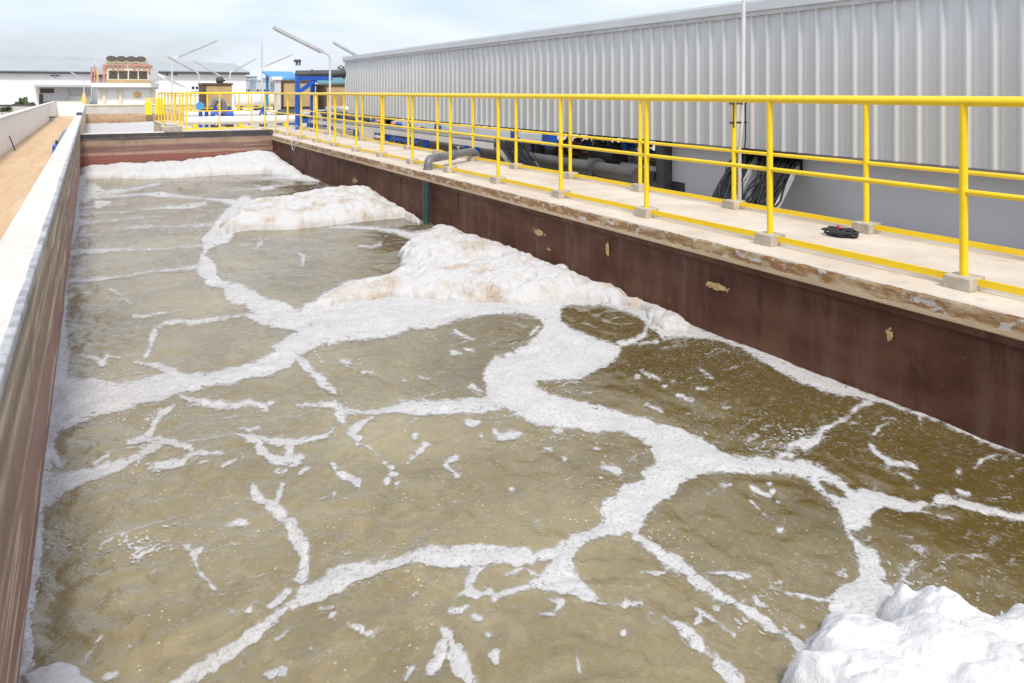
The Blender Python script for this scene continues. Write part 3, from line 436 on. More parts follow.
patch(890, 336, .06, .1, True, 1); patch(718, 287, .28, .045, False, 2); patch(608, 250, .06, .13, True, 3); patch(538, 232, .22, .055, False, 4)

# second tank beyond the end wall
t = thing('tank_wall', 'beige stained wall closing the far second tank', 'wall'); MB().box(WL + .002, 6, 48, 48.4, -1.5, .62).build('wall_core', M['far_lining'], t)
t = thing('tank_wall', 'pale grey wall behind the far second tank', 'wall'); MB().box(-.37, 6.4, 51.5, 51.9, -1, 1.02).build('wall_core', M['light_concrete'], t)
MB().bbox(-.4, 6.45, 51.45, 51.95, 1.02, 1.1, .01).build('cap', M['cream'], t)
X, Y = np.meshgrid(np.linspace(WL, 6, 60), np.linspace(TE + .3, 48, 200)); struct(grid_mesh('water', X, Y, waves(X, Y) - .03, M['murky_water']))
z = .18 * (fbm(X * .9, Y * .9, 4, 4) + .45) + .06 * (1 - worley(X * 2.5, Y * 2.5, 3)); struct(grid_mesh('foam', X, Y, z, M['foam_film'], attr=z * 0 + 20), 'stuff')

# ================================================================ WALKWAY
FLZ = EYE - 1.165
def slab(name, x0, x1, y0, y1):
    ys = np.arange(y0, y1 + .001, .04); a = .008 * fbm(ys * 4, ys * 0, 5, 3) * 2; b = .010 * fbm(ys * 7, ys * 0 + 3, 5, 4) * 2; d = .006 * fbm(ys * 5, ys * 0 + 9, 4, 14) * 2
    m = MB(); n = 8; pr = lambda i: [(x1, .6), (x0 + .006, .6), (x0 + a[i] * .5, .607), (x0 + d[i], .66), (x0 + a[i], FLZ - .03 + b[i]), (x0 + .004 + a[i], FLZ - .010 + b[i] * .4), (x0 + .016 + a[i], FLZ), (x1, FLZ)]
    m.add([(x, y, z) for i, y in enumerate(ys) for x, z in pr(i)], [(i * n + k, i * n + (k + 1) % n, (i + 1) * n + (k + 1) % n, (i + 1) * n + k) for i in range(len(ys) - 1) for k in range(n)] + [tuple(range(n)), tuple((len(ys) - 1) * n + k for k in range(n))])
    return struct(m.build(name, M['walkway_concrete']))
slab('walkway', 4.225, 5.95, -4, TE + .31)
m = MB(); m.box(2.2, 9.5, TE + .32, 33, -.2, FLZ); m.box(1.6, 2.198, TE + .32, 22, -.2, FLZ - .003); struct(m.build('platform', M['walkway_concrete']))
t = thing('concrete_block', 'rough whitish concrete block at the platform corner beside the second tank', 'block'); X0, _ = FY(163, 120, 21.4); X1, _ = FY(181, 120, 21.4)
m = MB(); m.bbox(X0 - .05, X1, 21.1, 21.9, FLZ, FLZ + .27, .03); m.build('block_body', M['block_concrete'], t); m = MB(); m.bbox(X0 + .05, X1 - .12, 21.25, 21.7, FLZ + .27, FLZ + .34, .02); m.build('block_top', M['light_concrete'], t)

# ================================================================ RAILINGS
def railing(label, pts, cat='railing', group='yellow pipe railings', blocks=True, z0=FLZ, top=1.1, toe=True):
    """posts stand at pts (x, y); bars run from post to post."""
    r = thing('railing', label, cat, (pts[0][0], pts[0][1], z0), group); o = Vector((pts[0][0], pts[0][1], z0))
    def at(p, z): return (p[0], p[1], z0 + z)
    alongy = abs(pts[-1][1] - pts[0][1]) > abs(pts[-1][0] - pts[0][0])
    e = [pts[0], pts[-1]]; d = (Vector((*e[1], 0)) - Vector((*e[0], 0))).normalized()
    m = MB(o); m.tube([at(e[0], top)] + [at(p, top + .0025 * math.sin(i * 2.3)) for i, p in enumerate(pts[1:-1])] + [at(e[1], top)], .027); m.build('top_rail', M['yellow_paint'], r)
    m = MB(o); m.tube([at(p, top - .53 + .004 * math.sin(i * 3.1)) for i, p in enumerate(pts)], .017); m.build('mid_rail', M['yellow_paint'], r)
    for i, p in enumerate(pts):
        zb = .08 if blocks else 0
        m = MB(o); m.tube([at(p, zb - .005), at((p[0] + random.uniform(-.004, .004), p[1] + random.uniform(-.004, .004)), top - .01)], .0235)
        if not blocks: m.bbox(p[0] - .06, p[0] + .06, p[1] - .06, p[1] + .06, z0, z0 + .012, .002)
        m.build('post', M['yellow_paint'], r)
        if blocks:
            a, b = (.078, .082) if alongy else (.082, .078); hgt = .08 + random.uniform(-.004, .006)
            m = MB(o); m.bbox(p[0] - a, p[0] + a, p[1] - b, p[1] + b, z0 - .002, z0 + hgt, .008); bo = m.build('footing', M['block_concrete'], r)
    if toe:
        for p, q in zip(pts[:-1], pts[1:]):
            a = Vector((*p, 0)); b = Vector((*q, 0)); k = .079 if blocks else .02
            m = MB(o); m.beam(at((a + d * k)[:2], .052 + random.uniform(-.003, .003)), at((b - d * k)[:2], .052 + random.uniform(-.003, .003)), .012, .042); m.build('toe_rail', M['yellow_paint'], r)
    return r
railing('long yellow pipe railing along the tank edge of the walkway', [(4.51, 2.60 + 1.459 * i) for i in range(-4, 15)])
railing('long yellow pipe railing along the shed side of the walkway', [(5.59, 4.02 + 1.467 * i) for i in range(-5, 14)])
railing('yellow railing across the far end of the platform, in front of white pipes', [(2.46 + .92 * i, 24.) for i in range(3)], blocks=False)
railing('yellow railing running away beside the second tank', [(2.3, 24.1 + 1.3 * i) for i in range(7)], blocks=False)
railing('middle yellow railing on the platform behind the blue valve stand', [(2.5 + 1.05 * i, 28.) for i in range(4)], blocks=False)
railing('second yellow railing running away on the platform, right of the first', [(3.1, 27.5 + 1.3 * i) for i in range(5)], blocks=False)
railing('far yellow railing behind the brown insulated boxes', [(4.2 + 1.5 * i, 32.5) for i in range(4)], blocks=False)
yr = 46.2; x0 = PX(146, yr); z0 = .62
m = thing('barrier', 'solid yellow barrier plates on the beige wall of the second tank', 'barrier'); a = MB(); a.bbox(FY(145, 0, 47.6)[0], FY(152, 0, 47.6)[0], 47.6, 47.64, .55, FY(145, 101, 47.6)[1], .01); a.build('plate', M['yellow_paint'], m)
a = MB(); a.bbox(FY(155, 0, 47.6)[0], FY(163, 0, 47.6)[0], 47.6, 47.64, .55, FY(155, 100, 47.6)[1], .01); a.build('plate', M['yellow_paint'], m)
a = MB(); a.tube([(FY(144, 0, 47.6)[0], 47.62, FY(144, 101, 47.6)[1] + .12), (FY(164, 0, 47.6)[0], 47.62, FY(164, 101, 47.6)[1] + .12)], .04); a.build('top_rail', M['yellow_paint'], m)

# ================================================================ PIPE ACROSS THE WALKWAY
ty = 10.02; pa, pb = Vector((4.36, 10.36, 0)), Vector((5.75, 11.46, 0)); pd = (pb - pa).normalized(); t = thing('pipe', 'grey elbow pipe crossing the walkway floor with a teal leg down into the foam', 'pipe', (4.3, ty, FLZ)); r = .062; zz = FLZ + .16; o = (4.3, ty, FLZ)
def pp(s, z): q = pa + pd * s; return Vector((q.x, q.y, z))
LN = (pb - pa).length; pts = [pp(0, FLZ)] + arc(pp(0, zz), (0, 0, 1), pd, .1) + [pp(.7, zz)] + arc(pp(LN, zz), pd, (0, 0, -1), .3, 8) + [pp(LN, FLZ - .4)]
MB(o).tube(pts, r, 18).build('pipe_run', M['grey_pipe'], t)
MB(o).tube([(4.182, 10.0, -1.2), (4.182, 10.0, .597)], .043, 18).build('dip_leg', M['teal_pipe'], t)
m = MB(o); m.tube([pp(.78, zz), pp(.8, zz)], .085, 18); m.tube([pp(.812, zz), pp(.83, zz)], .085, 18); m.build('flange', M['grey_pipe'], t)
m = MB(o); m.tube([pp(0, FLZ), pp(0, FLZ + .03)], .072, 18); m.build('collar', M['grey_pipe'], t)
m = MB(o); m.tube([pp(1.0, zz + .05), pp(1.0, zz + .11)], .012, 8); m.tube([pp(.96, zz + .11), pp(1.05, zz + .11)], .012, 8); m.build('valve_handle', M['grey_metal'], t)

# coil of cable dropped on the walkway
cx, cy = 5.28, 4.02; t = thing('cable_coil', 'black tangled cord with a red tip lying on the walkway beside a footing', 'cord', (cx, cy, FLZ)); m = MB((cx, cy, FLZ)); rr = random.Random(4)
pts = []
for k in range(90):
    a = k * .37; rad = .06 + .035 * math.sin(k * .9) + rr.uniform(-.012, .012); pts.append((cx + rad * 1.2 * math.cos(a), cy + rad * 1.55 * math.sin(a), FLZ + .012 + .028 * abs(math.sin(k * .21)) + rr.uniform(0, .012)))
m.tube(pts, .009, 7); m.build('cord', M['dark_cloth'], t)
X, Y = np.meshgrid(np.linspace(-.09, .09, 26), np.linspace(-.13, .13, 34)); rd = np.hypot(X / .085, Y / .125); Zc = .045 * np.clip(1 - rd ** 2, 0, 1) ** .6 * (1 + 1.6 * fbm(X * 25, Y * 25, 3, 4)) + .001
bag = grid_mesh('rag', X, Y, Zc, M['dark_cloth'], keep=rd < 1, parent=t)
m = MB((cx, cy, FLZ)); m.tube([(cx + .01, cy + .02, FLZ + .05), (cx + .02, cy + .045, FLZ + .075)], .012, 8); m.build('red_tip', M['red_plastic'], t)

# loop of hose hanging over the far corner of the walkway edge
hx, hy = 4.19, 18.2; m = MB(); m.tube([(4.5, hy + .5, FLZ + .25), (4.4, hy + .42, FLZ + .32), (4.28, hy + .3, FLZ + .22), (4.2, hy + .12, FLZ - .05), (4.19, hy, FLZ - .2), (4.19, hy - .15, FLZ - .24), (4.19, hy - .3, FLZ - .12), (4.21, hy - .36, FLZ + .02), (4.35, hy - .3, FLZ + .02)], .010, 8)
tag(m.build('hose', M['grey_metal']), 'thin pale hose looped over the walkway edge near the end wall', 'hose')

# ================================================================ SHED
BX, B0, B1 = 7.5, -4., 25.; ZB, ZT = EYE - .747, EYE + .985; ZR = EYE + 1.15; PITCH = .25
t = thing('metal_shed', 'long shed clad in pale ribbed metal sheet above a grey lower wall', 'shed', (BX, 8, GZ)); o = (BX, 8, GZ); SH = t
sec = []
y = B0
while y < B1 - .01:       # trapezoid rib then three shallow pencil ribs per pitch
    for dy, dx in ((0, 0), (.02, -.04), (.04, -.04), (.058, 0), (.088, 0), (.094, -.004), (.102, -.004), (.108, 0), (.146, 0), (.152, -.004), (.16, -.004), (.166, 0), (.204, 0), (.21, -.004), (.218, -.004), (.224, 0)):
        sec.append((BX + dx, y + dy))
    y += PITCH
sec.append((BX, B1)); n = len(sec)
m = MB(o); m.add([(x, yy, ZB) for x, yy in sec] + [(x, yy, ZT) for x, yy in sec], [(i, i + 1, n + i + 1, n + i) for i in range(n - 1)]); m.build('cladding', M['cladding'], t)
m = MB(o); m.box(BX - .05, BX + .05, B0, B1 + .04, ZT - .02, ZT + .035); m.build('gutter', M['grey_metal'], t)
m = MB(o); ys = [B0, 2.4, 8.6, 14.9, 20.8, B1 + .05]
for a, b in zip(ys[:-1], ys[1:]): m.bbox(BX - .075, BX + .0, a + .004, b - .004, ZT + .036, ZR, .008)
m.build('fascia', M['fascia'], t)
m = MB(o); m.add([(BX - .0, B0, ZR), (BX, B1, ZR), (9.8, B1, ZR + .4), (9.8, B0, ZR + .4), (12.2, B0, ZR), (12.2, B1, ZR)], [(0, 1, 2, 3), (3, 2, 5, 4)]); m.add([(BX, B0, ZR - .04), (BX, B1, ZR - .04), (9.8, B1, ZR + .36), (9.8, B0, ZR + .36), (12.2, B0, ZR - .04), (12.2, B1, ZR - .04)], [(3, 2, 1, 0), (4, 5, 2, 3)]); m.build('roof', M['roof_grey'], t)
MB(o).box(BX + .05, 12.2, B1 - .03, B1, ZB, ZR).build('end_sheet', M['cladding'], t)
MB(o).box(12.15, 12.2, B0, B1, ZB + .5, ZR).build('back_sheet', M['cladding'], t)
MB(o).box(BX + .02, BX + .12, 9.0, B1, ZB - .02, ZB + .1).build('beam', M['dark_metal'], t)
MB(o).box(7.8, 7.95, B0, 9.0, GZ - .2, ZB + .3).build('lower_wall', M['grey_wall'], t)
MB(o).box(7.95, 12.0, 8.85, 9.0, GZ - .2, ZB + .3).build('lower_wall', M['grey_wall'], t)
MB(o).box(7.62, 7.797, 8.93, 9.1, GZ - .2, ZB + .2).build('column', M['dark_metal'], t)
for yy in (13.2, 17.4, 21.4): m = MB(o); m.box(8.0, 8.14, yy, yy + .14, GZ - .1, ZR); m.build('column', M['dark_metal'], t)
ya, yb = WX(685, 7.8), WX(668, 7.8); za = .735 - .02
m = MB(o); zt = FY(676, 183, 0)[0] if False else EYE - (183 - HY) * (ya * CT + 7.8 * ST) / F; zb = EYE - (201 - HY) * (ya * CT + 7.8 * ST) / F
m.box(7.79, 7.797, ya, yb, zb, zt); vent = m.build('vent', M['glass_dark'], t)
m = MB(o)
for k in range(4): m.box(7.782, 7.79, ya, yb, zb + (zt - zb) * (k + .2) / 4, zb + (zt - zb) * (k + .35) / 4)
m.build('vent_slat', M['dark_metal'], vent)
yo0, yo1 = WX(803, 7.8), WX(735, 7.8); zo1 = EYE - .80; zo0 = EYE - 1.02
m = MB(o); m.box(7.785, 7.797, yo0, yo1, zo0, zo1); m.build('cable_opening', M['dark_rubber'], t)

# sloping cable chutes coming out of the opening
def chute(label, a, b, w, n, seed, across='y', channel='pale_metal', rh=.1):
    a = Vector(a); b = Vector(b); t = thing('cable_chute', label, 'cable tray', b, 'cable trays at the shed'); r = random.Random(seed); side = Vector((0, 1, 0)) if across == 'y' else Vector((1, 0, 0))
    d = (b - a).normalized(); up = side.cross(d).normalized(); up = up if up.z > 0 else -up
    for s in (-1, 1):
        m = MB(b); m.beam(a + side * s * w / 2, b + side * s * w / 2, .02, .1); m.build('side_rail', M[channel], t)
    m = MB(b)
    for k in range(5): q = a.lerp(b, (k + .5) / 5); m.beam(q - side * w / 2 - up * .03, q + side * w / 2 - up * .03, .03, .012)
    m.build('rung', M[channel], t)
    m = MB(b)
    for k in range(n * 2):
        off = ((k % n) / (n - 1) - .5) * w * (.9 if k < n else 1.12); pts = []; lift = 0 if k < n else r.uniform(.02, .07)
        ex = a - d * .12
        for j in range(9):
            u = j / 8; pts.append(ex.lerp(b + d * .1, u) + side * (off + r.uniform(-.03, .03)) + up * (.02 + lift + r.uniform(0, .05) * math.sin(math.pi * u)))
        m.tube(pts, r.uniform(.009, .016), 6)
    m.build('cable_bundle', M['black_cable'], t); return t
yc0 = WX(737, 7.6); yc1 = WX(775, 7.6)
chute('far one of two steep cable trays from the black wall opening, behind the lamp pole', (7.75, WX(748, 7.75), EYE - .9), (6.75, WX(722, 6.75), EYE - 1.4), .3, 13, 1, 'y', 'grey_wall', .06)
chute('near one of two steep cable trays from the black wall opening, with pale side rails', (7.75, WX(785, 7.75), EYE - .92), (6.6, WX(757, 6.6), EYE - 1.4), .42, 18, 2, 'y', 'grey_wall', .06)

# long horizontal cable tray, its drop, and its blue legs
t = thing('cable_tray', 'long pale cable tray running level behind the far railing under the shed edge', 'cable tray', (6.4, 18, GZ), 'cable trays at the shed'); o = (6.4, 18, GZ); zt = EYE - .96
for x in (6.15, 6.65): MB(o).box(x - .012, x + .012, 11.7, 24.4, zt - .06, zt + .05).build('side_rail', M['pale_metal'], t)
m = MB(o)
for k in range(40): m.box(6.162, 6.638, 11.8 + k * .32, 11.84 + k * .32, zt - .05, zt - .03)
m.build('rung', M['grey_metal'], t)
m = MB(o); r = random.Random(9)
for k in range(9): x = 6.2 + k * .05; m.tube([(x + r.uniform(-.02, .02), 11.5 + j * 1.6, zt - .01 + r.uniform(0, .02)) for j in range(9)], .013, 6)
m.build('cable_bundle', M['black_cable'], t)
for yy in (12.75, 15.2, 17.6, 20.1, 22.6): m = MB(o); m.box(6.3, 6.42, yy, yy + .13, GZ - .05, zt - .062); m.box(6.1, 6.7, yy + .03, yy + .1, zt - .1, zt - .0625); m.build('leg', M['blue_paint'], t)
chute('cable tray dropping from the level tray end, black cables between two pale rails', (6.42, 11.62, zt), (6.42, 10.5, EYE - 1.62), .46, 16, 5, 'x')

t = thing('process_pipe', 'thick dark pipe with a bolted joint lying under the shed', 'pipe', (7.0, 11, GZ)); o = (7., 11, GZ); zp = EYE - 1.24
MB(o).tube([(7.0, 8.75, zp), (7.0, 17, zp)], .125, 20).build('pipe_run', M['dark_pipe'], t); yf = WX(597, 7.)
m = MB(o); m.tube([(7., yf - .03, zp), (7., yf, zp)], .18, 20); m.tube([(7., yf + .012, zp), (7., yf + .042, zp)], .18, 20); m.build('flange', M['dark_metal'], t)
for yy in (9.6, 12.2, 14.6): m = MB(o); m.box(6.85, 7.15, yy, yy + .1, GZ - .02, zp - .1); m.build('saddle', M['block_concrete'], t)
t = thing('process_pipe', 'thinner grey pipe on the ground under the shed, behind the thick dark one', 'pipe', (7.6, 13, GZ)); MB((7.6, 13, GZ)).tube([(7.6, 9.3, EYE - 1.42), (7.6, 22, EYE - 1.42)], .07, 14).build('pipe_run', M['grey_pipe'], t)
# white beam with blue clamps below the cladding
t = thing('duct', 'white rectangular duct with blue clamps hanging under the shed sheet', 'duct', (7.42, 15, ZB)); o = (7.42, 15, ZB)
ya, yb = WX(553, 7.35), WX(395, 7.35)
MB(o).box(7.3, 7.42, ya + .2, yb, ZB - .24, ZB - .06).build('duct_body', M['white_pipe'], t)
for px_ in (517, 549): yy = WX(px_, 7.35); MB(o).box(7.27, 7.45, yy - .12, yy + .12, ZB - .26, ZB - .03).build('clamp', M['blue_paint'], t)
# clutter under and behind the shed
def drum(x, y, mat, label, r=.29, h=.88):
    t = thing('drum', label, 'drum', (x, y, GZ), 'drums under the shed'); m = MB((x, y, GZ)); m.tube([(x, y, GZ), (x, y, GZ + h * .33), (x, y, GZ + h * .34), (x, y, GZ + h * .66), (x, y, GZ + h * .67), (x, y, GZ + h)], [r, r, r * 1.04, r * 1.04, r, r], 24); m.build('barrel', M[mat], t)
    MB((x, y, GZ)).tube([(x, y, GZ + h), (x, y, GZ + h + .015)], r * .93, 24).build('lid', M['dark_metal'], t)
drum(9.2, 15.4, 'blue_paint', 'blue drum standing under the shed behind the thick dark pipe'); drum(9.7, 17.6, 'dark_metal', 'black drum standing deep under the shed'); drum(8.6, 18.9, 'insulation', 'tan drum standing under the shed by the level cable tray')
m = MB(); rr = random.Random(3)
for k in range(150):
    a = rr.uniform(0, 6.28); q = rr.uniform(0, 1) ** .6; x = 10.3 + 1.5 * q * math.cos(a); y = 14.5 + 2.6 * q * math.sin(a); z = GZ + .7 * (1 - q) * rr.uniform(.3, 1); w = rr.uniform(.06, .16); m.beam((x, y, z), (x + rr.uniform(-.2, .2), y + rr.uniform(-.2, .2), z + rr.uniform(-.02, .1)), w, w * .7)
struct(m.build('rubble', M['brick_red']), 'stuff')
t = thing('panel_stack', 'white sheet leaning on rubble under the shed', 'sheet', (9.3, 12.4, GZ)); m = MB((9.3, 12.4, GZ)); m.beam((9.0, 11.6, GZ + .35), (9.5, 13.3, GZ + .45), .9, .03); m.build('sheet', M['white_pipe'], t); m = MB((9.3, 12.4, GZ)); m.box(8.9, 9.7, 11.9, 13.1, GZ, GZ + .33); m.build('crate', M['grey_metal'], t)
t = thing('equipment_cabinet', 'grey steel cabinet standing under the shed beside a tan column', 'cabinet', (8.5, 13.4, GZ)); MB((8.5, 13.4, GZ)).bbox(8.4, 8.9, 14.0, 14.7, GZ, GZ + 1.0, .01).build('housing', M['grey_metal'], t); MB((8.5, 13.4, GZ)).bbox(8.38, 8.4, 14.05, 14.65, GZ + .1, GZ + .95, .004).build('door', M['blue_paint'], t)
t = thing('motor_stand', 'rusty steel pump frame under the shed near the blue cabinet', 'pump', (8.3, 11.3, GZ)); o = (8.3, 11.3, GZ); MB(o).tube([(8.3, 10.9, GZ + .45), (8.3, 11.6, GZ + .45)], .17, 16).build('motor', M['dark_pipe'], t); MB(o).bbox(8.05, 8.55, 10.8, 11.8, GZ, GZ + .26, .01).build('base_frame', M['brick_red'], t)
for k, (x, y, zt_, mt) in enumerate(((8.7, 20.4, 1.0, 'grey_metal'), (9.4, 22.6, 1.2, 'insulation'), (8.2, 23.4, .9, 'dark_metal'))):
    t = thing('machine_box', ('grey', 'tan', 'black')[k] + ' machine housing on legs deep under the far end of the shed', 'machine', (x, y, GZ)); o = (x, y, GZ); MB(o).bbox(x - .45, x + .45, y - .6, y + .6, GZ + .2, GZ + zt_, .02).build('housing', M[mt], t)
    for sx in (-.4, .4):
        for sy in (-.5, .5): MB(o).box(x + sx - .04, x + sx + .04, y + sy - .04, y + sy + .04, GZ, GZ + .2).build('leg', M['dark_metal'], t)

def manifold(label, x, y, n, seed, mats, hgt=.9, step=.42):
    r = random.Random(seed); t = thing('pipe_manifold', label, 'pipework', (x, y, GZ), 'pipe manifolds under the shed'); o = (x, y, GZ); L = n * step
    for q, zz_ in enumerate((.28, hgt)): MB(o).tube([(x + q * .06, y - .2, GZ + zz_), (x + q * .06, y + L, GZ + zz_)], .05, 12).build('header', M[mats[q % len(mats)]], t)
    for k in range(n):
        yy = y + k * step + r.uniform(-.04, .04); mt = M[mats[(k + 1) % len(mats)]]; MB(o).tube([(x, yy, GZ), (x + .03, yy, GZ + hgt + r.uniform(-.1, .12))], r.uniform(.022, .04), 10).build('riser', mt, t)
        zv = GZ + r.uniform(.45, .75); m = MB(o); m.tube([(x - .09, yy, zv), (x + .09, yy, zv)], .05, 10); m.tube([(x - .09, yy, zv), (x - .13, yy, zv)], .075, 12); m.build('valve', M[r.choice(['blue_paint', 'dark_metal', 'red_pipe'])], t)
    for yy in (y, y + L * .5, y + L): MB(o).box(x + .1, x + .16, yy, yy + .06, GZ, GZ + hgt + .05).build('stanchion', M['grey_metal'], t)
    return t
manifold('white and grey pipe manifold with small valves nearest the grey lower wall', 8.35, 9.4, 6, 1, ['white_pipe', 'grey_pipe', 'brown_panel'])
manifold('rusty pipe manifold under the shed behind the bolted joint', 8.9, 10.6, 8, 2, ['brick_red', 'brown_panel', 'grey_metal'], .8)
manifold('grey pipe manifold beside the cable tray drop', 7.9, 13.6, 6, 3, ['grey_metal', 'insulation', 'white_pipe'], .95)
manifold('blue and grey pipe manifold below the level cable tray', 7.3, 16.2, 9, 4, ['blue_paint', 'grey_pipe', 'dark_pipe'], .7)
manifold('white pipe manifold below the far part of the level cable tray', 7.2, 20.6, 8, 5, ['white_pipe', 'dark_metal', 'blue_paint'], .75)

# ================================================================ LAMP POLES with tube fittings
def lamp(pole_px, base_z, t_, top_py, ax, ay, bx, by, label, r=.022, tall=None, thick=.05):
    """pole at column pole_px on the plane Y = t_, arm end points given on the same plane."""
    X, Zt = FY(pole_px, top_py, t_); A = FY(ax, ay, t_); Bp = FY(bx, by, t_); l = thing('tube_lamp', label, 'lamp', (X, t_, base_z), 'lamp poles with slanted tube lights'); o = (X, t_, base_z)
    pts = [(X, t_, base_z), (X, t_, Zt - .3), (X, t_, Zt - .1), (X + (A[0] - X) * .3, t_, Zt + .0), (A[0], t_, A[1])]
    MB(o).tube(pts, r, 10).build('pole', M['pale_metal'], l)
    m = MB(o); m.beam((A[0], t_, A[1]), (Bp[0], t_, Bp[1]), .12, thick); f = m.build('lamp_housing', M['grey_metal'], l)
    d = (Vector((Bp[0], 0, Bp[1])) - Vector((A[0], 0, A[1]))).normalized(); nrm = Vector((d.z, 0, -d.x)); nrm = nrm if nrm.z < 0 else -nrm
    q0 = Vector((A[0], t_, A[1])) + d * .06 + nrm * (thick * .5 + .012); q1 = Vector((Bp[0], t_, Bp[1])) - d * .06 + nrm * (thick * .5 + .012)
    MB(o).tube([q0, q1], .02, 8).build('light_tube', M['tube_glass'], f)
    MB(o).bbox(X - .09, X + .09, t_ - .09, t_ + .09, base_z, base_z + .02, .003).build('base_plate', M['pale_metal'], l); return l
lamp(330, FLZ, 19.3, 54, 323, 52, 273, 27, 'largest tube lamp, its arm rising left over the blue frame', .028, thick=.07)
lamp(361, GZ, 27.5, 57, 357, 55.5, 333, 42, 'tube lamp whose arm shows over the far end of the shed roof', .03, thick=.07)
lamp(172, GZ, 38, 58, 178, 57, 218, 40, 'tube lamp rising right, above the grey roof behind the yellow rail cluster', .035)
lamp(199, GZ, 33, 73, 195, 71, 167, 56, 'tube lamp rising left, in front of the white factory building', .03)
lamp(262, GZ, 42, 68, 265, 66, 293, 54, 'tube lamp rising right beside the tall thin mast', .035)
lamp(230, GZ, 48, 72, 233, 71, 257, 58, 'faint tube lamp rising right above the round topped brown box', .035)
lamp(219, GZ, 50, 74, 215, 73, 193, 60, 'faint tube lamp rising left, behind the brown box with the round top', .035)
lamp(84, GZ, 53, 81, 82, 79.5, 70, 71, 'small tube lamp over the white boundary fence corner', .03)
lamp(188, GZ, 44, 88, 184, 87, 165, 77, 'low tube lamp leaning left near the roof air cooler', .03)
X, Zt = FY(262, 42, 43); m = MB(); m.tube([(X, 43, GZ), (X, 43, Zt - 1.2), (X, 43, Zt)], [.05, .04, .02], 10); tag(m.build('mast', M['grey_metal']), 'tall thin mast standing alone against the sky left of the blue frame', 'mast')
# near lamp pole clamped to the inner railing
X = 5.66; y = 5.49; t = thing('lamp_pole', 'thin pale pole clamped to the inner railing, rising past the shed roof', 'pole', (X, y, FLZ)); o = (X, y, FLZ)
MB(o).tube([(X + .01, y, FLZ), (X + .01, y, FLZ + .6), (X + .06, y, FLZ + 1.0), (X + .07, y, 3.2)], .02, 12).build('pole', M['pale_metal'], t)
m = MB(o); m.bbox(X - .12, X + .1, y - .012, y + .012, FLZ + .84, FLZ + .86, .002); m.bbox(X - .12, X + .1, y - .012, y + .012, FLZ + 1.03, FLZ + 1.05, .002); m.tube([(X - .105, y - .035, FLZ + .8), (X - .105, y - .035, FLZ + 1.08)], .008, 6); m.build('clamp', M['dark_metal'], t)
m = MB(o); m.tube([(X + .06, y - .03, FLZ + 1.05), (X + .05, y - .04, FLZ + .7), (X + .02, y - .03, FLZ + .3), (X + .05, y, FLZ + .02)], .007, 6); m.build('cable', M['black_cable'], t)

# ================================================================ PLANT ON THE FAR PLATFORM
def vpx(px, py, t_): X, Z = FY(px, py, t_); return Vector((X, t_, Z))
t = thing('process_pipe', 'white horizontal pipe behind the cross railing of the platform', 'pipe', vpx(183, 128, 25.2)); o = vpx(183, 128, 25.2)
a = vpx(184, 121, 25.2); b = vpx(300, 121, 25.2); b.z = a.z; MB(o).tube([a, b], .13, 16).build('pipe_run', M['white_pipe'], t)
for px_ in (216, 262): q = vpx(px_, 121, 25.2); q.z = a.z; MB(o).tube([q - Vector((.02, 0, 0)), q + Vector((.02, 0, 0))], .17, 16).build('flange', M['white_pipe'], t)
for px_ in (195, 240, 285): q = vpx(px_, 121, 25.2); MB(o).box(q.x - .06, q.x + .06, 25.1, 25.3, FLZ, a.z - .1).build('saddle', M['yellow_paint'], t)
t = thing('process_pipe', 'second white pipe higher and behind the cross railing pipe', 'pipe', vpx(186, 114, 27)); o = vpx(186, 114, 27); a = vpx(184, 114.5, 27); b = vpx(345, 114.5, 27); b.z = a.z; MB(o).tube([a, b], .1, 14).build('pipe_run', M['white_pipe'], t)
for px_ in (200, 250, 310, 340): q = vpx(px_, 114, 27); MB(o).box(q.x - .05, q.x + .05, 26.95, 27.05, FLZ, a.z - .08).build('saddle', M['blue_paint'], t)
t = thing('valve_stand', 'blue U shaped valve stand on the white pipes beside the goose neck', 'valve', vpx(203, 120, 26)); o = vpx(203, 120, 26)
for px_ in (200.5, 206.5): q = vpx(px_, 120, 26); MB(o).tube([(q.x, 26, FLZ), (q.x, 26, FY(200, 111, 26)[1])], .06, 10).build('post', M['blue_paint'], t)
q0 = vpx(200, 119, 26); q1 = vpx(207, 119, 26); MB(o).beam((q0.x, 26, q0.z), (q1.x, 26, q0.z), .1, .1).build('crossbar', M['blue_paint'], t); q = vpx(200, 106, 26); MB(o).tube([q + Vector((0, -.04, 0)), q + Vector((0, .04, 0))], .13, 14).build('hand_wheel', M['sky_blue_roof'], t)
t = thing('goose_neck', 'dark curved goose neck pipe rising in front of the brown box', 'pipe', vpx(222, 122, 26.4)); o = vpx(222, 122, 26.4); q = vpx(223, 120, 26.4); zt = FY(222, 97.5, 26.4)[1]; r_ = .13
pts = [(q.x + .05, 26.4, FLZ), (q.x + .03, 26.4, zt - .35)] + [(q.x - .14 + .16 * math.cos(a), 26.4 + .0, zt - .3 + .22 * math.sin(a)) for a in [k * math.pi / 8 for k in range(0, 7)]] + [(q.x - .33, 26.4, zt - .32)]
MB(o).tube(pts, .1, 14).build('pipe_run', M['grey_pipe'], t)
m = MB(o); m.tube([(q.x + .05, 26.4, FLZ + .35), (q.x + .05, 26.4, FLZ + .42)], .17, 14); m.build('flange', M['blue_paint'], t)
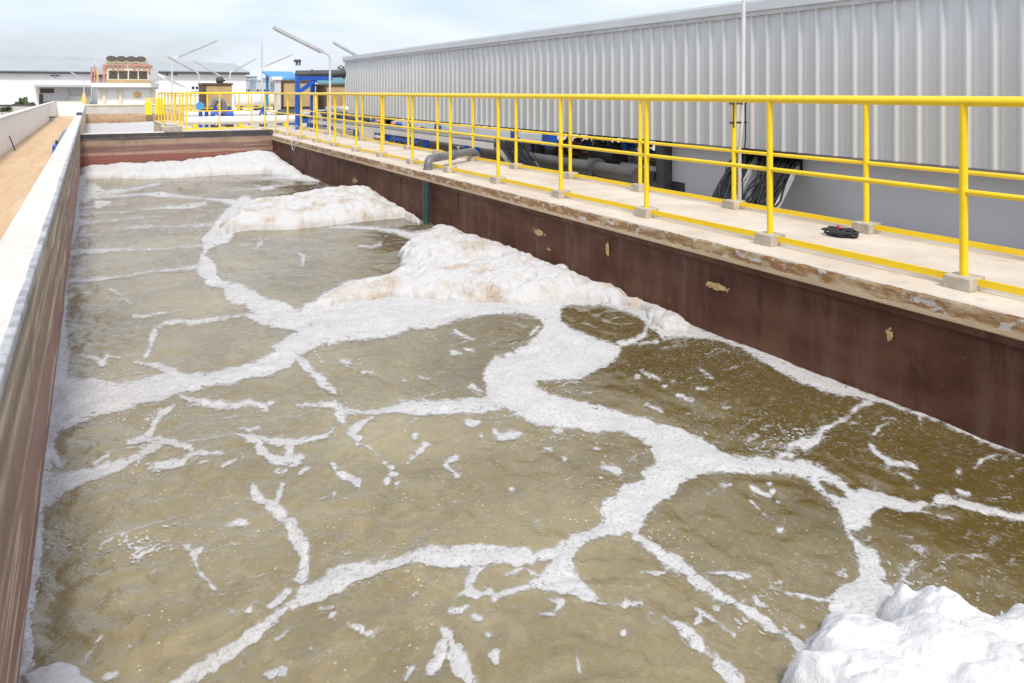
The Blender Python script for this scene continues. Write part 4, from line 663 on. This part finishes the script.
for k, (p0, p1) in enumerate(((211, 219), (226, 233), (260, 266))):
    a = vpx(p0, 115, 25.9); b = vpx(p1, 115, 25.9); t = thing('pump', ('blue pump left of the goose neck pipe', 'blue pump right of the goose neck pipe', 'small blue pump between rail posts on the white pipe')[k], 'pump', (a.x, 25.9, FLZ), 'blue pumps on the platform'); o = (a.x, 25.9, FLZ)
    MB(o).tube([(a.x, 25.9, a.z), (b.x, 25.9, a.z)], .14, 14).build('casing', M['blue_paint'], t); MB(o).bbox(a.x, b.x, 25.75, 26.05, FLZ, a.z - .1, .01).build('base_frame', M['dark_metal'], t); MB(o).tube([((a.x + b.x) / 2, 25.9, a.z), ((a.x + b.x) / 2, 25.9, a.z + .26)], .06, 10).build('outlet', M['blue_paint'], t)

def blower(p0, p1, ytop, ybot, t_, label, dome=False, post=False):
    a = FY(p0, ytop, t_); b = FY(p1, ybot, t_); x0, x1 = a[0], b[0]; zt = a[1]; zb = FY(p0, ybot, t_)[1]; t = thing('insulated_box', label, 'machine', ((x0 + x1) / 2, t_, FLZ), 'tan insulated machine boxes'); o = ((x0 + x1) / 2, t_, FLZ); d = 1.2
    MB(o).bbox(x0 + .1, x1, t_, t_ + d, zb, zt - .08, .02).build('front_panel', M['insulation'], t); MB(o).bbox(x0, x0 + .098, t_ - .03, t_ + d, zb, zt - .08, .01).build('corner_post', M['brown_panel'], t)
    MB(o).bbox(x0 - .03, x1 + .03, t_ - .05, t_ + d + .05, zt - .078, zt, .01).build('roof', M['brown_panel'], t); MB(o).bbox(x0, x1, t_ + .05, t_ + d, FLZ, zb - .002, .01).build('base', M['dark_metal'], t)
    if dome:
        q = vpx(221.5, 80, t_); m = MB(o); m.tube([(q.x, t_ + .4, zt), (q.x, t_ + .4, zt + .05), (q.x, t_ + .4, zt + .12), (q.x, t_ + .4, zt + .2), (q.x, t_ + .4, zt + .24)], [.1, .13, .14, .12, .05], 16); m.build('fan_cowl', M['dark_metal'], t)
blower(203, 232, 83, 107, 29, 'tan insulated box with a dark round cowl on top', True)
blower(281, 313, 80, 107, 29.5, 'tan insulated box behind the blue frame')
blower(324, 349, 84, 107, 29, 'tan insulated box beside the far end of the shed')
t = thing('steel_column', 'pale steel column with bracket at the left side of the blue frame', 'column', vpx(277, 118, 28)); o = vpx(277, 118, 28); a = FY(275, 80, 28); b = FY(281, 118, 28)
MB(o).bbox(a[0], b[0], 28, 28.2, FLZ, a[1], .01).build('shaft', M['pale_metal'], t); MB(o).bbox(a[0] - .12, b[0] + .03, 27.9, 28.3, a[1], a[1] + .12, .01).build('head_plate', M['white_paint'], t)
t = thing('blue_frame', 'bright blue steel portal frame with diagonal brace at the end of the walkway', 'frame', (5.4, 23.2, FLZ)); o = (5.4, 23.2, FLZ); tf = 23.2
a = vpx(297.5, 78, tf); b = vpx(312.5, 78, tf + .98); b.z = a.z; e = vpx(332, 78, tf)
MB(o).box(a.x - .065, a.x + .065, tf - .065, tf + .065, FLZ, a.z + .06).build('post', M['blue_paint'], t); MB(o).box(b.x - .065, b.x + .065, tf + .91, tf + 1.04, FLZ, a.z - .002).build('post', M['blue_paint'], t)
MB(o).box(a.x + .067, e.x, tf - .07, tf + .07, a.z - .07, a.z + .058).build('beam', M['blue_paint'], t); MB(o).box(b.x - .07, b.x + .07, tf + .072, tf + 1.3, a.z, a.z + .056).build('beam', M['blue_paint'], t)
q0 = vpx(299, 92, tf); q1 = vpx(316, 79.5, tf); MB(o).beam((q0.x, tf, q0.z), (q1.x, tf, q1.z), .1, .12).build('brace', M['blue_paint'], t)
t = thing('duct', 'dark grey round duct lying on top of the blue frame', 'duct', vpx(320, 74, 23.6)); a = vpx(296, 74.5, 23.6); b = vpx(345, 73.5, 23.6); o = vpx(320, 74, 23.6); m = MB(o); m.tube([a, vpx(330, 74, 23.6), b], .125, 16); m.build('duct_body', M['dark_metal'], t)
for px_ in (312, 330): q = vpx(px_, 74.2, 23.6); MB(o).tube([q - Vector((.02, 0, 0)), q + Vector((.02, 0, 0))], .15, 16).build('joint_ring', M['dark_metal'], t)
for p0, p1, y0, y1, tt, mt, lb in ((272, 303, 74, 80, 31, 'sky_blue_roof', 'bright blue canopy roof behind the blue frame'), (318, 350, 77, 84, 30.6, 'teal_roof', 'dull teal canopy roof over the box beside the shed')):
    a = FY(p0, y0, tt); b = FY(p1, y1, tt); t = thing('canopy', lb, 'canopy', ((a[0] + b[0]) / 2, tt, GZ)); o = ((a[0] + b[0]) / 2, tt, GZ)
    m = MB(o); m.add([(a[0], tt, b[1]), (b[0], tt, b[1]), (b[0], tt + 2, a[1] + .1), (a[0], tt + 2, a[1] + .1), (a[0], tt, b[1] + .06), (b[0], tt, b[1] + .06), (b[0], tt + 2, a[1] + .16), (a[0], tt + 2, a[1] + .16)], [(0, 1, 2, 3), (7, 6, 5, 4), (0, 4, 5, 1), (1, 5, 6, 2), (2, 6, 7, 3), (3, 7, 4, 0)]); m.build('roof_sheet', M[mt], t)
    for x in (a[0] + .1, b[0] - .1): MB(o).box(x - .05, x + .05, tt + 1.4, tt + 1.5, GZ, a[1]).build('post', M[mt], t)
a = vpx(297.5, 60, 34); t = thing('camera_pole', 'thin pole carrying a small dark camera box above the blue frame', 'camera', (a.x, 34, GZ)); o = (a.x, 34, GZ); MB(o).tube([(a.x, 34, GZ), (a.x, 34, a.z - .1)], .03, 8).build('pole', M['white_paint'], t)
MB(o).bbox(a.x - .14, a.x + .14, 33.9, 34.1, a.z - .1, a.z + .02, .01).build('camera_body', M['dark_metal'], t)
for s in (-.08, .06): MB(o).bbox(a.x + s, a.x + s + .06, 33.92, 34.02, a.z - .24, a.z - .105, .005).build('lens_hood', M['dark_metal'], t)
# motors and small dark machines near the blue frame
for k, (px_, py_, tt) in enumerate(((287, 112, 26.5), (306, 108, 28), (318, 118, 24.6), (344, 112, 25.6))):
    q = vpx(px_, py_, tt); lb = ('black motor on the platform left of the blue frame', 'dark motor standing inside the blue frame', 'dark motor low at the right foot of the blue frame', 'dark motor at the end of the shed')[k]
    t = thing('motor', lb, 'motor', (q.x, tt, FLZ), 'motors around the blue frame'); o = (q.x, tt, FLZ); MB(o).tube([(q.x - .3, tt, FLZ + .34), (q.x + .25, tt, FLZ + .34)], .19, 16).build('casing', M['dark_metal'], t); MB(o).bbox(q.x - .32, q.x + .28, tt - .2, tt + .2, FLZ, FLZ + .16, .01).build('base', M['blue_paint'], t); MB(o).tube([(q.x + .25, tt, FLZ + .34), (q.x + .33, tt, FLZ + .34)], .13, 14).build('fan_cover', M['grey_metal'], t)
a = vpx(326, 110, 24.4); t = thing('process_pipe', 'white bent pipe with a big elbow beside the right foot of the blue frame', 'pipe', (a.x, 24.4, FLZ)); o = (a.x, 24.4, FLZ); q = vpx(306, 117, 24.4); zz = FY(306, 113, 24.4)[1]
MB(o).tube([(q.x - .1, 24.4, zz)] + [Vector(p) for p in arc((q.x + .45, 24.4, zz), (1, 0, 0), (0, 0, -1), .3, 7)] + [(q.x + .45, 24.4, FLZ)], .11, 14).build('pipe_run', M['white_pipe'], t)
MB(o).tube([(q.x + .7, 24.6, zz + .1), (q.x + 2.6, 24.6, zz + .1)], .1, 14).build('pipe_run', M['white_pipe'], t); MB(o).box(q.x + 1.2, q.x + 1.3, 24.55, 24.65, FLZ, zz + .02).build('saddle', M['blue_paint'], t); MB(o).tube([(q.x + 1.7, 24.6, zz + .1), (q.x + 1.75, 24.6, zz + .1)], .15, 14).build('flange', M['blue_paint'], t)

# ================================================================ LEFT SIDE: fence, stakes, valve
t = thing('fence_wall', 'white plastered boundary wall running beside the orange sand strip', 'wall', (-1.94, 20, GZ)); o = (-1.94, 20, GZ); ZF = EYE - .63
MB(o).box(-2.02, -1.86, -4, 55, GZ - .2, ZF - .05).build('panel', M['fence_plaster'], t); MB(o).box(-2.018, -.42, 55.002, 55.16, GZ - .2, ZF - .05).build('panel', M['fence_plaster'], t)
m = MB(o); m.bbox(-2.05, -1.83, -4, 55.18, ZF - .05, ZF, .01); m.bbox(-1.825, -.42, 54.98, 55.18, ZF - .05, ZF, .01); m.build('coping', M['cap_concrete'], t)
for k, (bx, by, tx, ty_) in enumerate(((16.5, 152, 9.3, 136), (15.5, 144, 13, 129.5))):
    a = P(bx, by, EYE - GZ); z = F * (EYE - GZ) / (by - HY); hgt = (by - ty_) * z / F; dx = (tx - bx) * z / F
    m = MB(); m.tube([(a[0], a[1], GZ - .05), (a[0] + dx * CT, a[1] - dx * ST, GZ + hgt)], .014, 8); tag(m.build('stake', M['stake_dark']), ('thin dark stake leaning left in the sand', 'thin dark stake with a knobbed top, standing in the sand')[k], 'stake', 'stakes by the boundary wall')
    if k: m2 = MB(); m2.tube([(a[0] + dx * CT, a[1] - dx * ST, GZ + hgt), (a[0] + dx * CT, a[1] - dx * ST, GZ + hgt + .07)], .04, 8); m2.build('knob', M['grey_metal'], bpy.data.objects[-1] if False else COL.objects[-1])
for k, (px_, by, ty_) in enumerate(((51, 122, 117.5), (62, 114.5, 108.5))):
    a = P(px_, by, EYE - GZ); z = F * (EYE - GZ) / (by - HY); h = (by - ty_) * z / F; x = max(a[0], -1.72); t = thing('ground_valve', ('short grey valve stub at the foot of the white boundary wall', 'dark blue valve stub near the far corner of the white boundary wall')[k], 'valve', (x, a[1], GZ)); o = (x, a[1], GZ)
    MB(o).tube([(x, a[1], GZ), (x, a[1], GZ + h)], .09, 10).build('stem', M[('grey_metal', 'blue_paint')[k]], t); MB(o).tube([(x, a[1], GZ + h), (x, a[1], GZ + h + .05)], .16, 12).build('hand_wheel', M['dark_metal'], t)
# blue valve and grey hose on the cap
yv = WX(60, 1) if False else 13.6; t = thing('wall_valve', 'blue valve body with a grey pipe hugging the outer side of the parapet wall', 'valve', (-.47, yv, GZ)); o = (-.47, yv, GZ)
MB(o).bbox(-.5, -.4, yv - .2, yv + .1, GZ + .45, GZ + .78, .02).build('body', M['blue_paint'], t); MB(o).tube([(-.45, yv + .1, GZ + .7), (-.43, yv + 1, GZ + .8), (-.42, yv + 2.6, GZ + .84), (-.42, yv + 4.2, GZ + .8)], .03, 12).build('pipe_run', M['grey_pipe'], t)
MB(o).tube([(-.45, yv, GZ + .77), (-.45, yv, GZ + .84)], .02, 8).build('stem', M['dark_metal'], t)
m = MB(); m.bbox(-.36, -.21, 26, 27.2, 1.177, 1.24, .01); tag(m.build('cover_plate', M['dark_metal']), 'dark cover plate lying on the far part of the parapet cap', 'plate')

# ================================================================ BUILDINGS
def hall(label, p0, p1, tt, yroof, yeave, depth, windows, ybase=None, over=.4):
    x0, x1 = PX(p0, tt), PX(p1, tt); ze = FY(p0, yeave, tt)[1]; zr = FY(p0, yroof, tt + depth / 2)[1]; t = thing('factory_hall', label, 'building', ((x0 + x1) / 2, tt, GZ), 'white factory halls'); o = ((x0 + x1) / 2, tt, GZ)
    MB(o).box(x0, x1, tt, tt + depth, GZ - .2, ze).build('wall', M['white_wall'], t)
    m = MB(o); q = [(tt - over, ze - .1), (tt + depth / 2, zr), (tt + depth + over, ze - .1)]; a = [(x0 - .3, *k) for k in q] + [(x0 - .3, k[0], k[1] + .25) for k in q]; b = [(x1 + .3, *k[1:]) for k in a]
    m.add(a + b, [(0, 1, 7, 6), (1, 2, 8, 7), (4, 3, 9, 10), (5, 4, 10, 11), (3, 0, 6, 9), (2, 5, 11, 8), (0, 3, 4, 1), (1, 4, 5, 2), (6, 7, 10, 9), (7, 8, 11, 10)]); m.build('roof', M['roof_grey'], t)
    MB(o).box(x0 - .3, x1 + .3, tt - over - .15, tt - over, ze - .2, ze + .05).build('gutter', M['dark_metal'], t)
    for wx0, wx1, wy0, wy1, mt, split in windows:
        A = FY(wx0, wy0, tt); B_ = FY(wx1, wy1, tt); zt, zb = A[1], B_[1]; w = MB(o); w.box(A[0], B_[0], tt - .06, tt - .003, zb, zt); w = w.build('window', M[mt], t)
        m = MB(o); k = .12
        for s in range(split + 1): xx = A[0] + (B_[0] - A[0]) * s / split; m.box(xx - k / 2, xx + k / 2, tt - .14, tt - .062, zb, zt)
        for zz in (zb, zt) + (((zb + zt) / 2,) if split > 3 else ()): m.box(A[0] - k / 2, B_[0] + k / 2, tt - .19, tt - .142, zz - k / 2, zz + k / 2)
        m.build('frame', M['white_paint'], w)
    return t, o
H1, o1 = hall('large white factory hall with a grey roof at the far left', -60, 91, 100, 56, 71, 24, [(50, 55, 74.5, 77, 'glass_dark', 1), (55.5, 60, 74.5, 77, 'glass_dark', 1), (73, 77.5, 71.5, 73.5, 'glass_dark', 1), (78.5, 83, 71.5, 73.5, 'glass_dark', 1), (-30, -15, 74, 78, 'glass_dark', 2)])
A = FY(39, 87, 99.6); B_ = FY(68, 101, 99.6); MB(o1).box(A[0], B_[0], 99.72, 99.99, GZ, A[1]).build('entrance', M['grey_metal'], H1); m = MB(o1); m.box(A[0] - .4, FY(99, 0, 99.6)[0], 97.6, 99.98, A[1], A[1] + .25); m.build('porch_roof', M['grey_metal'], H1)
A = FY(40, 88.5, 99.5); B_ = FY(54, 93, 99.5); MB(o1).box(A[0], B_[0], 99.64, 99.715, B_[1], A[1]).build('window', M['brown_panel'], H1)
A = FY(39, 94, 99.5); B_ = FY(43, 100, 99.5); MB(o1).box(A[0], B_[0], 99.64, 99.715, GZ, A[1]).build('door', M['dark_metal'], H1)
A = FY(71, 87, 99.6); B_ = FY(90.5, 96, 99.6); MB(o1).box(A[0], B_[0], 99.72, 99.99, B_[1], A[1] - .3).build('shutter', M['grey_wall'], H1)
hall('lower hall with a blue grey roof between the big hall and the roof air cooler', 92, 128, 112, 60, 76, 14, [])
hall('white factory hall with a grey roof behind the tube lamps', 156, 246, 88, 64, 72, 20, [(165, 169, 73.5, 76, 'glass_dark', 1), (173, 178, 73.5, 76, 'glass_dark', 1), (191, 203, 86, 90, 'glass_dark', 3), (221, 226, 79, 82, 'glass_dark', 1)])
# plant room with cooler on its roof
tt = 60; x0, x1 = PX(93, tt), PX(159, tt); zr = FY(93, 83, tt)[1]; t = thing('plant_room', 'low cream plant room with a flat white roof beyond the second tank', 'building', ((x0 + x1) / 2, tt, GZ)); o = ((x0 + x1) / 2, tt, GZ)
MB(o).box(x0 + .3, x1 - .3, tt + .4, tt + 5, GZ - .2, zr - .35).build('wall', M['white_wall'], t); MB(o).bbox(x0 - .1, x1, tt - .3, tt + 5.3, zr - .3, zr, .03).build('roof', M['white_wall'], t); MB(o).box(x0, x1 - .05, tt - .1, tt + 5.1, zr - .42, zr - .302).build('roof_edge', M['grey_wall'], t)
for px_ in (104, 120.5, 154): x = PX(px_, tt); MB(o).box(x - .1, x + .1, tt + .2, tt + .38, GZ, zr - .42).build('post', M['cream'], t)
A = FY(134, 91.5, tt); B_ = FY(141.5, 98.5, tt); m = MB(o); c_ = ((A[0] + B_[0]) / 2, (A[1] + B_[1]) / 2); m.tube([(c_[0], tt + .34, c_[1]), (c_[0], tt + .395, c_[1])], .23, 20); m.build('wall_disc', M['orange_paint'], t)
t = thing('air_cooler', 'roof air cooler with four dark round fans and red pipes', 'cooler', (PX(127, tt + 1), tt + 1, zr)); o = (PX(127, tt + 1), tt + 1, zr); tc = tt + .6
A = FY(108, 70.5, tc); B_ = FY(148, 79, tc); xa, xb = A[0], B_[0]; zc1, zc0 = A[1], B_[1]
MB(o).bbox(xa - .1, xb + .1, tc - .1, tc + 2, zr + .02, zr + .22, .02).build('base_frame', M['insulation'], t)
MB(o).bbox(xa - .08, xb + .08, tc, tc + 1.9, zr + .222, zc1 + .35, .02).build('housing', M['cream'], t)
for k in range(4): a = xa + (xb - xa) * k / 4; MB(o).box(a + .05, a + (xb - xa) / 4 - .04, tc - .03, tc - .003, zc0, zc1).build('coil_panel', M['coil_dark'], t)
zf = FY(111, 58.8, tc)[1]
for px_ in (111.5, 121.5, 131.5, 141): c0 = vpx(px_, 60.5, tc); ax = Vector((0, -.5, .62)).normalized(); c1 = Vector((c0.x, tc + .1, zf)); f = MB(o); f.tube([c1 - ax * .3, c1], .37, 24); f = f.build('fan', M['cream'], t); MB(o).tube([c1 + ax * .005, c1 + ax * .02], .35, 24).build('fan_grille', M['coil_dark'], f)
m = MB(o); zq = zc1 - .02
for px_ in (106, 113, 118, 122, 134, 139, 144, 149): c0 = vpx(px_, 67, tc); m.tube([(c0.x, tc - .12, zq - .05), (c0.x, tc - .12, zq + .5)], .05, 8)
m.tube([(xa - .2, tc - .12, zq + .4), (xa + 1.2, tc - .12, zq + .4)], .06, 8); m.tube([(xb - 1.3, tc - .12, zq + .4), (xb + .2, tc - .12, zq + .4)], .06, 8); m.tube([(xa - .25, tc - .1, zr), (xa - .25, tc - .1, zq + .45)], .09, 8); m.tube([(xb + .2, tc - .1, zr), (xb + .2, tc - .1, zq + .45)], .09, 8); m.build('red_pipe', M['red_pipe'], t)
t = thing('pipe_rack', 'red pipe rack with a yellow ladder on the roof beside the air cooler', 'rack', (PX(96, tt + .6), tt + .6, zr)); o = (PX(96, tt + .6), tt + .6, zr)
for px_ in (91.5, 94.5): c0 = vpx(px_, 67, tc); MB(o).tube([(c0.x, tc, zr), (c0.x, tc, c0.z)], .055, 8).build('post', M['red_pipe'], t)
c0 = vpx(97.5, 68, tc); MB(o).bbox(c0.x - .06, c0.x + .06, tc - .05, tc + .05, zr, c0.z, .01).build('ladder', M['orange_paint'], t); c1 = vpx(91, 75, tc); c2 = vpx(107, 75, tc); MB(o).tube([(c1.x, tc + .1, c1.z), (c2.x, tc + .1, c1.z)], .05, 8).build('pipe_run', M['brown_panel'], t)
# duct leaning down from the cooler
t = thing('white_duct', 'white sloping duct descending right from the roof air cooler', 'duct', vpx(156, 80, 59)); o = vpx(156, 80, 59); a = vpx(154, 69, 59); b = vpx(154, 82, 59); MB(o).beam(a, b, .5, .5).build('riser', M['grey_metal'], t); c = vpx(176, 84, 56); MB(o).beam(vpx(157, 74, 59), c, .14, .14).build('slope', M['white_paint'], t)
# yellow bollard on the fence corner & small yellow stand
a = vpx(84, 97, 56); t = thing('bollard', 'yellow cone shaped bollard by the boundary wall corner', 'bollard', (a.x, 56, GZ)); MB((a.x, 56, GZ)).tube([(a.x, 56, GZ), (a.x, 56, ZF), (a.x, 56, FY(84, 92, 56)[1])], [.2, .16, .05], 12).build('cone', M['yellow_paint'], t)

# distant town beyond the plant
rr = random.Random(8)
for k, (p0, p1, yt, tt) in enumerate(((240, 250, 80, 300), (249, 257, 77, 340), (256, 270, 81, 280), (268, 277, 79, 320), (276, 285, 84, 290), (284, 300, 81, 330), (205, 240, 84, 380), (-40, 10, 82, 420))):
    x0, x1 = PX(p0, tt), PX(p1, tt); zt = FY(p0, yt, tt)[1]; lb = ('pale block on the skyline touching the right end of the white hall', 'tallest pale block on the far skyline', 'wide low block on the far skyline behind the mast', 'pale block on the far skyline right of the mast', 'low block on the far skyline left of the blue canopy', 'pale block on the skyline behind the blue canopy', 'long low block hidden behind the white hall', 'low block far behind the large left hall')[k]
    t = thing('town_block', lb, 'building', ((x0 + x1) / 2, tt, GZ), 'buildings on the far skyline'); o = ((x0 + x1) / 2, tt, GZ); MB(o).box(x0, x1, tt, tt + 12, GZ - .2, zt).build('wall', M['city_pale'], t); MB(o).box(x0 - .3, x1 + .3, tt - .3, tt + 12.3, zt, zt + .5).build('roof', M['roof_grey'], t)
    w = MB(o); nf = max(1, int((zt - GZ) / 3))
    for f in range(nf):
        for q in range(4): xa = x0 + (x1 - x0) * (q + .2) / 4; w.box(xa, xa + (x1 - x0) * .15, tt - .2, tt - .01, GZ + 1 + f * 3, GZ + 2.2 + f * 3)
    w.build('window_rows', M['glass_dark'], t)
# parked white vans and materials in the yard, seen between rail posts
for k, (px_, tt) in enumerate(((248, 62), (268, 66))):
    x = PX(px_, tt); t = thing('tank_container', ('white storage tank in the yard right of the brown box', 'white storage tank in the yard behind the mast')[k], 'tank', (x, tt, GZ)); o = (x, tt, GZ); MB(o).tube([(x - 1, tt, GZ + .9), (x - .95, tt, GZ + .9), (x + .95, tt, GZ + .9), (x + 1, tt, GZ + .9)], [.4, .65, .65, .4], 18).build('vessel', M['white_paint'], t)
    for s in (-.6, .6): MB(o).box(x + s - .1, x + s + .1, tt - .5, tt + .5, GZ, GZ + .45).build('saddle', M['dark_metal'], t)
t = thing('yard_wall', 'long low cream wall across the yard behind the platform machines', 'wall', (12, 70, GZ)); MB((12, 70, GZ)).box(PX(165, 70), PX(345, 70), 70, 70.2, GZ, GZ + 1.2).build('panel', M['fence_plaster'], t); MB((12, 70, GZ)).bbox(PX(165, 70), PX(345, 70), 69.95, 70.25, GZ + 1.2, GZ + 1.28, .01).build('coping', M['cream'], t)

# ================================================================ GREENERY
def leaves(cx, cy, cz, rx, ry, rz, n, s, seed, mat='leaf'):
    r = random.Random(seed); vs = []; fs = []
    clumps = [(r.uniform(-.7, .7), r.uniform(-.7, .7), r.uniform(-.7, .7), r.uniform(.25, .5)) for _ in range(14)]
    for k in range(n):
        c = r.choice(clumps); d = Vector((r.gauss(0, 1), r.gauss(0, 1), r.gauss(0, 1))).normalized() * c[3] * r.random() ** .4; p = Vector((cx + (c[0] + d.x) * rx, cy + (c[1] + d.y) * ry, cz + (c[2] + d.z) * rz))
        a = Vector((r.uniform(-1, 1), r.uniform(-1, 1), r.uniform(-1, 1))).normalized() * s * r.uniform(.6, 1.3); b = a.cross(Vector((r.uniform(-1, 1), r.uniform(-1, 1), r.uniform(-1, 1)))).normalized() * s * .5; i = len(vs); vs += [p - a, p + b, p + a, p - b]; fs.append((i, i + 1, i + 2, i + 3))
    return vs, fs
def shrub(label, x, y, w, h, n, s, seed, trunk=.0, cat='shrub', name='shrub', group=None):
    t = thing(name, label, cat, (x, y, GZ), group); o = (x, y, GZ); m = MB(o); m.add(*leaves(x, y, GZ + trunk + h / 2, w / 2, w / 2, h / 2, n, s, seed)); me = m.build('crown', M['leaf'], t)
    m = MB(o); r = random.Random(seed); m.tube([(x, y, GZ - .05), (x + .05, y, GZ + trunk * .6 + h * .2), (x, y + .05, GZ + trunk + h * .5)], [.05 + trunk * .04, .04 + trunk * .02, .015], 8)
    for k in range(5): a = r.uniform(0, 6.28); m.tube([(x + .03, y, GZ + trunk * .9 + h * .1 * k), (x + math.cos(a) * w * .3, y + math.sin(a) * w * .3, GZ + trunk + h * .18 * (k + 1))], [.02 + trunk * .01, .008], 6)
    m.build('trunk', M['bark'], t); return t
x = PX(344, 33); shrub('dark tree top showing beside the far end of the shed', x - .05, 33, 1.1, 1.5, 500, .09, 2, 1.45, 'tree', 'tree')
gp = 'shrubs in the yard beyond the boundary wall'
for k, (px_, tt, w, h) in enumerate(((19, 88, 1.1, .6), (24, 90, 1.0, .95), (30, 86, .9, .5), (50, 94, 1.2, .5), (5, 70, 1.0, .35))):
    x = PX(px_, tt); shrub(('leafy green shrub in the yard in front of the far left hall', 'tallest green shrub in front of the far left hall', 'low green shrub right of the tallest one in the yard', 'small green shrub below the hall entrance', 'yellow green shrub nearest the boundary wall at the left edge')[k], x, tt, w, h, 420, .13, 30 + k, group=gp)
r = random.Random(11); m = MB()
for k in range(1500): x = r.uniform(-22, -2.3); y = r.uniform(24, 80); a = r.uniform(0, 6.28); h = r.uniform(.05, .22); m.add([(x, y, GZ), (x + .08 * math.cos(a), y + .08 * math.sin(a), GZ), (x + r.uniform(-.1, .1), y + r.uniform(-.1, .1), GZ + h)], [(0, 1, 2)])
struct(m.build('grass', M['leaf']), 'stuff')
t = thing('low_wall', 'low grey wall in the grassy yard beyond the white boundary wall', 'wall', (-8, 70, GZ)); MB((-8, 70, GZ)).box(PX(-40, 70), PX(36, 70), 70, 70.2, GZ - .1, GZ + .45).build('panel', M['light_concrete'], t); MB((-8, 70, GZ)).box(PX(-40, 70), PX(36, 70), 69.95, 70.25, GZ + .45, GZ + .55).build('coping', M['dark_metal'], t)

# ================================================================ LIGHT, SKY, CAMERA
SUN_AZ = math.atan2(-.2, -.98); SUN_EL = R(52)
sl = bpy.data.lights.new('sun', 'SUN'); sl.energy = 2.2; sl.angle = R(10); sl.color = (1, .94, .84); so = bpy.data.objects.new('sun', sl); COL.objects.link(so)
d = Vector((math.sin(SUN_AZ) * math.cos(SUN_EL), math.cos(SUN_AZ) * math.cos(SUN_EL), math.sin(SUN_EL))); so.rotation_euler = d.to_track_quat('Z', 'Y').to_euler(); so.location = (0, 0, 30)
w = bpy.data.worlds.new('World'); SC.world = w; w.use_nodes = True; nt = w.node_tree; bg = nt.nodes['Background']
sky = nt.nodes.new('ShaderNodeTexSky'); sky.sky_type = 'NISHITA'; sky.sun_disc = False; sky.sun_elevation = SUN_EL; sky.sun_rotation = SUN_AZ; sky.dust_density = 2.5; sky.air_density = 1.0
tc = nt.nodes.new('ShaderNodeTexCoord'); mp = nt.nodes.new('ShaderNodeMapping'); mp.inputs['Scale'].default_value = (1.6, 1.6, 6.5); nz = nt.nodes.new('ShaderNodeTexNoise'); nz.inputs['Scale'].default_value = 1.7; nz.inputs['Detail'].default_value = 7; nz.inputs['Roughness'].default_value = .55; nz.inputs['Distortion'].default_value = .3
rp = nt.nodes.new('ShaderNodeValToRGB'); rp.color_ramp.elements[0].position = .36; rp.color_ramp.elements[0].color = (CLOUD0, CLOUD0, CLOUD0, 1); rp.color_ramp.elements[1].position = .62; rp.color_ramp.elements[1].color = (1, 1, 1, 1)
mx = nt.nodes.new('ShaderNodeMix'); mx.data_type = 'RGBA'; mx.inputs[7].default_value = CLOUD
L = nt.links.new; L(tc.outputs['Generated'], mp.inputs['Vector']); L(mp.outputs['Vector'], nz.inputs['Vector']); L(nz.outputs['Fac'], rp.inputs['Fac']); L(rp.outputs['Color'], mx.inputs[0]); L(sky.outputs['Color'], mx.inputs[6]); L(mx.outputs[2], bg.inputs['Color']); bg.inputs['Strength'].default_value = .13
cam = bpy.data.cameras.new('camera'); co = bpy.data.objects.new('camera', cam); COL.objects.link(co); co.location = (0, 0, EYE); co.rotation_euler = (R(90), 0, -TH); cam.sensor_width = 36; cam.lens = F / 1024 * 36; cam.shift_y = -(341.5 - HY) / 1024; cam.clip_end = 5000; cam.clip_start = .05
SC.camera = co; SC.view_settings.view_transform = 'Standard'; SC.view_settings.look = 'None'; SC.view_settings.exposure = EXPO; SC.view_settings.gamma = 1
SC.render.engine = 'CYCLES'; SC.cycles.max_bounces = 6; SC.cycles.use_denoising = True
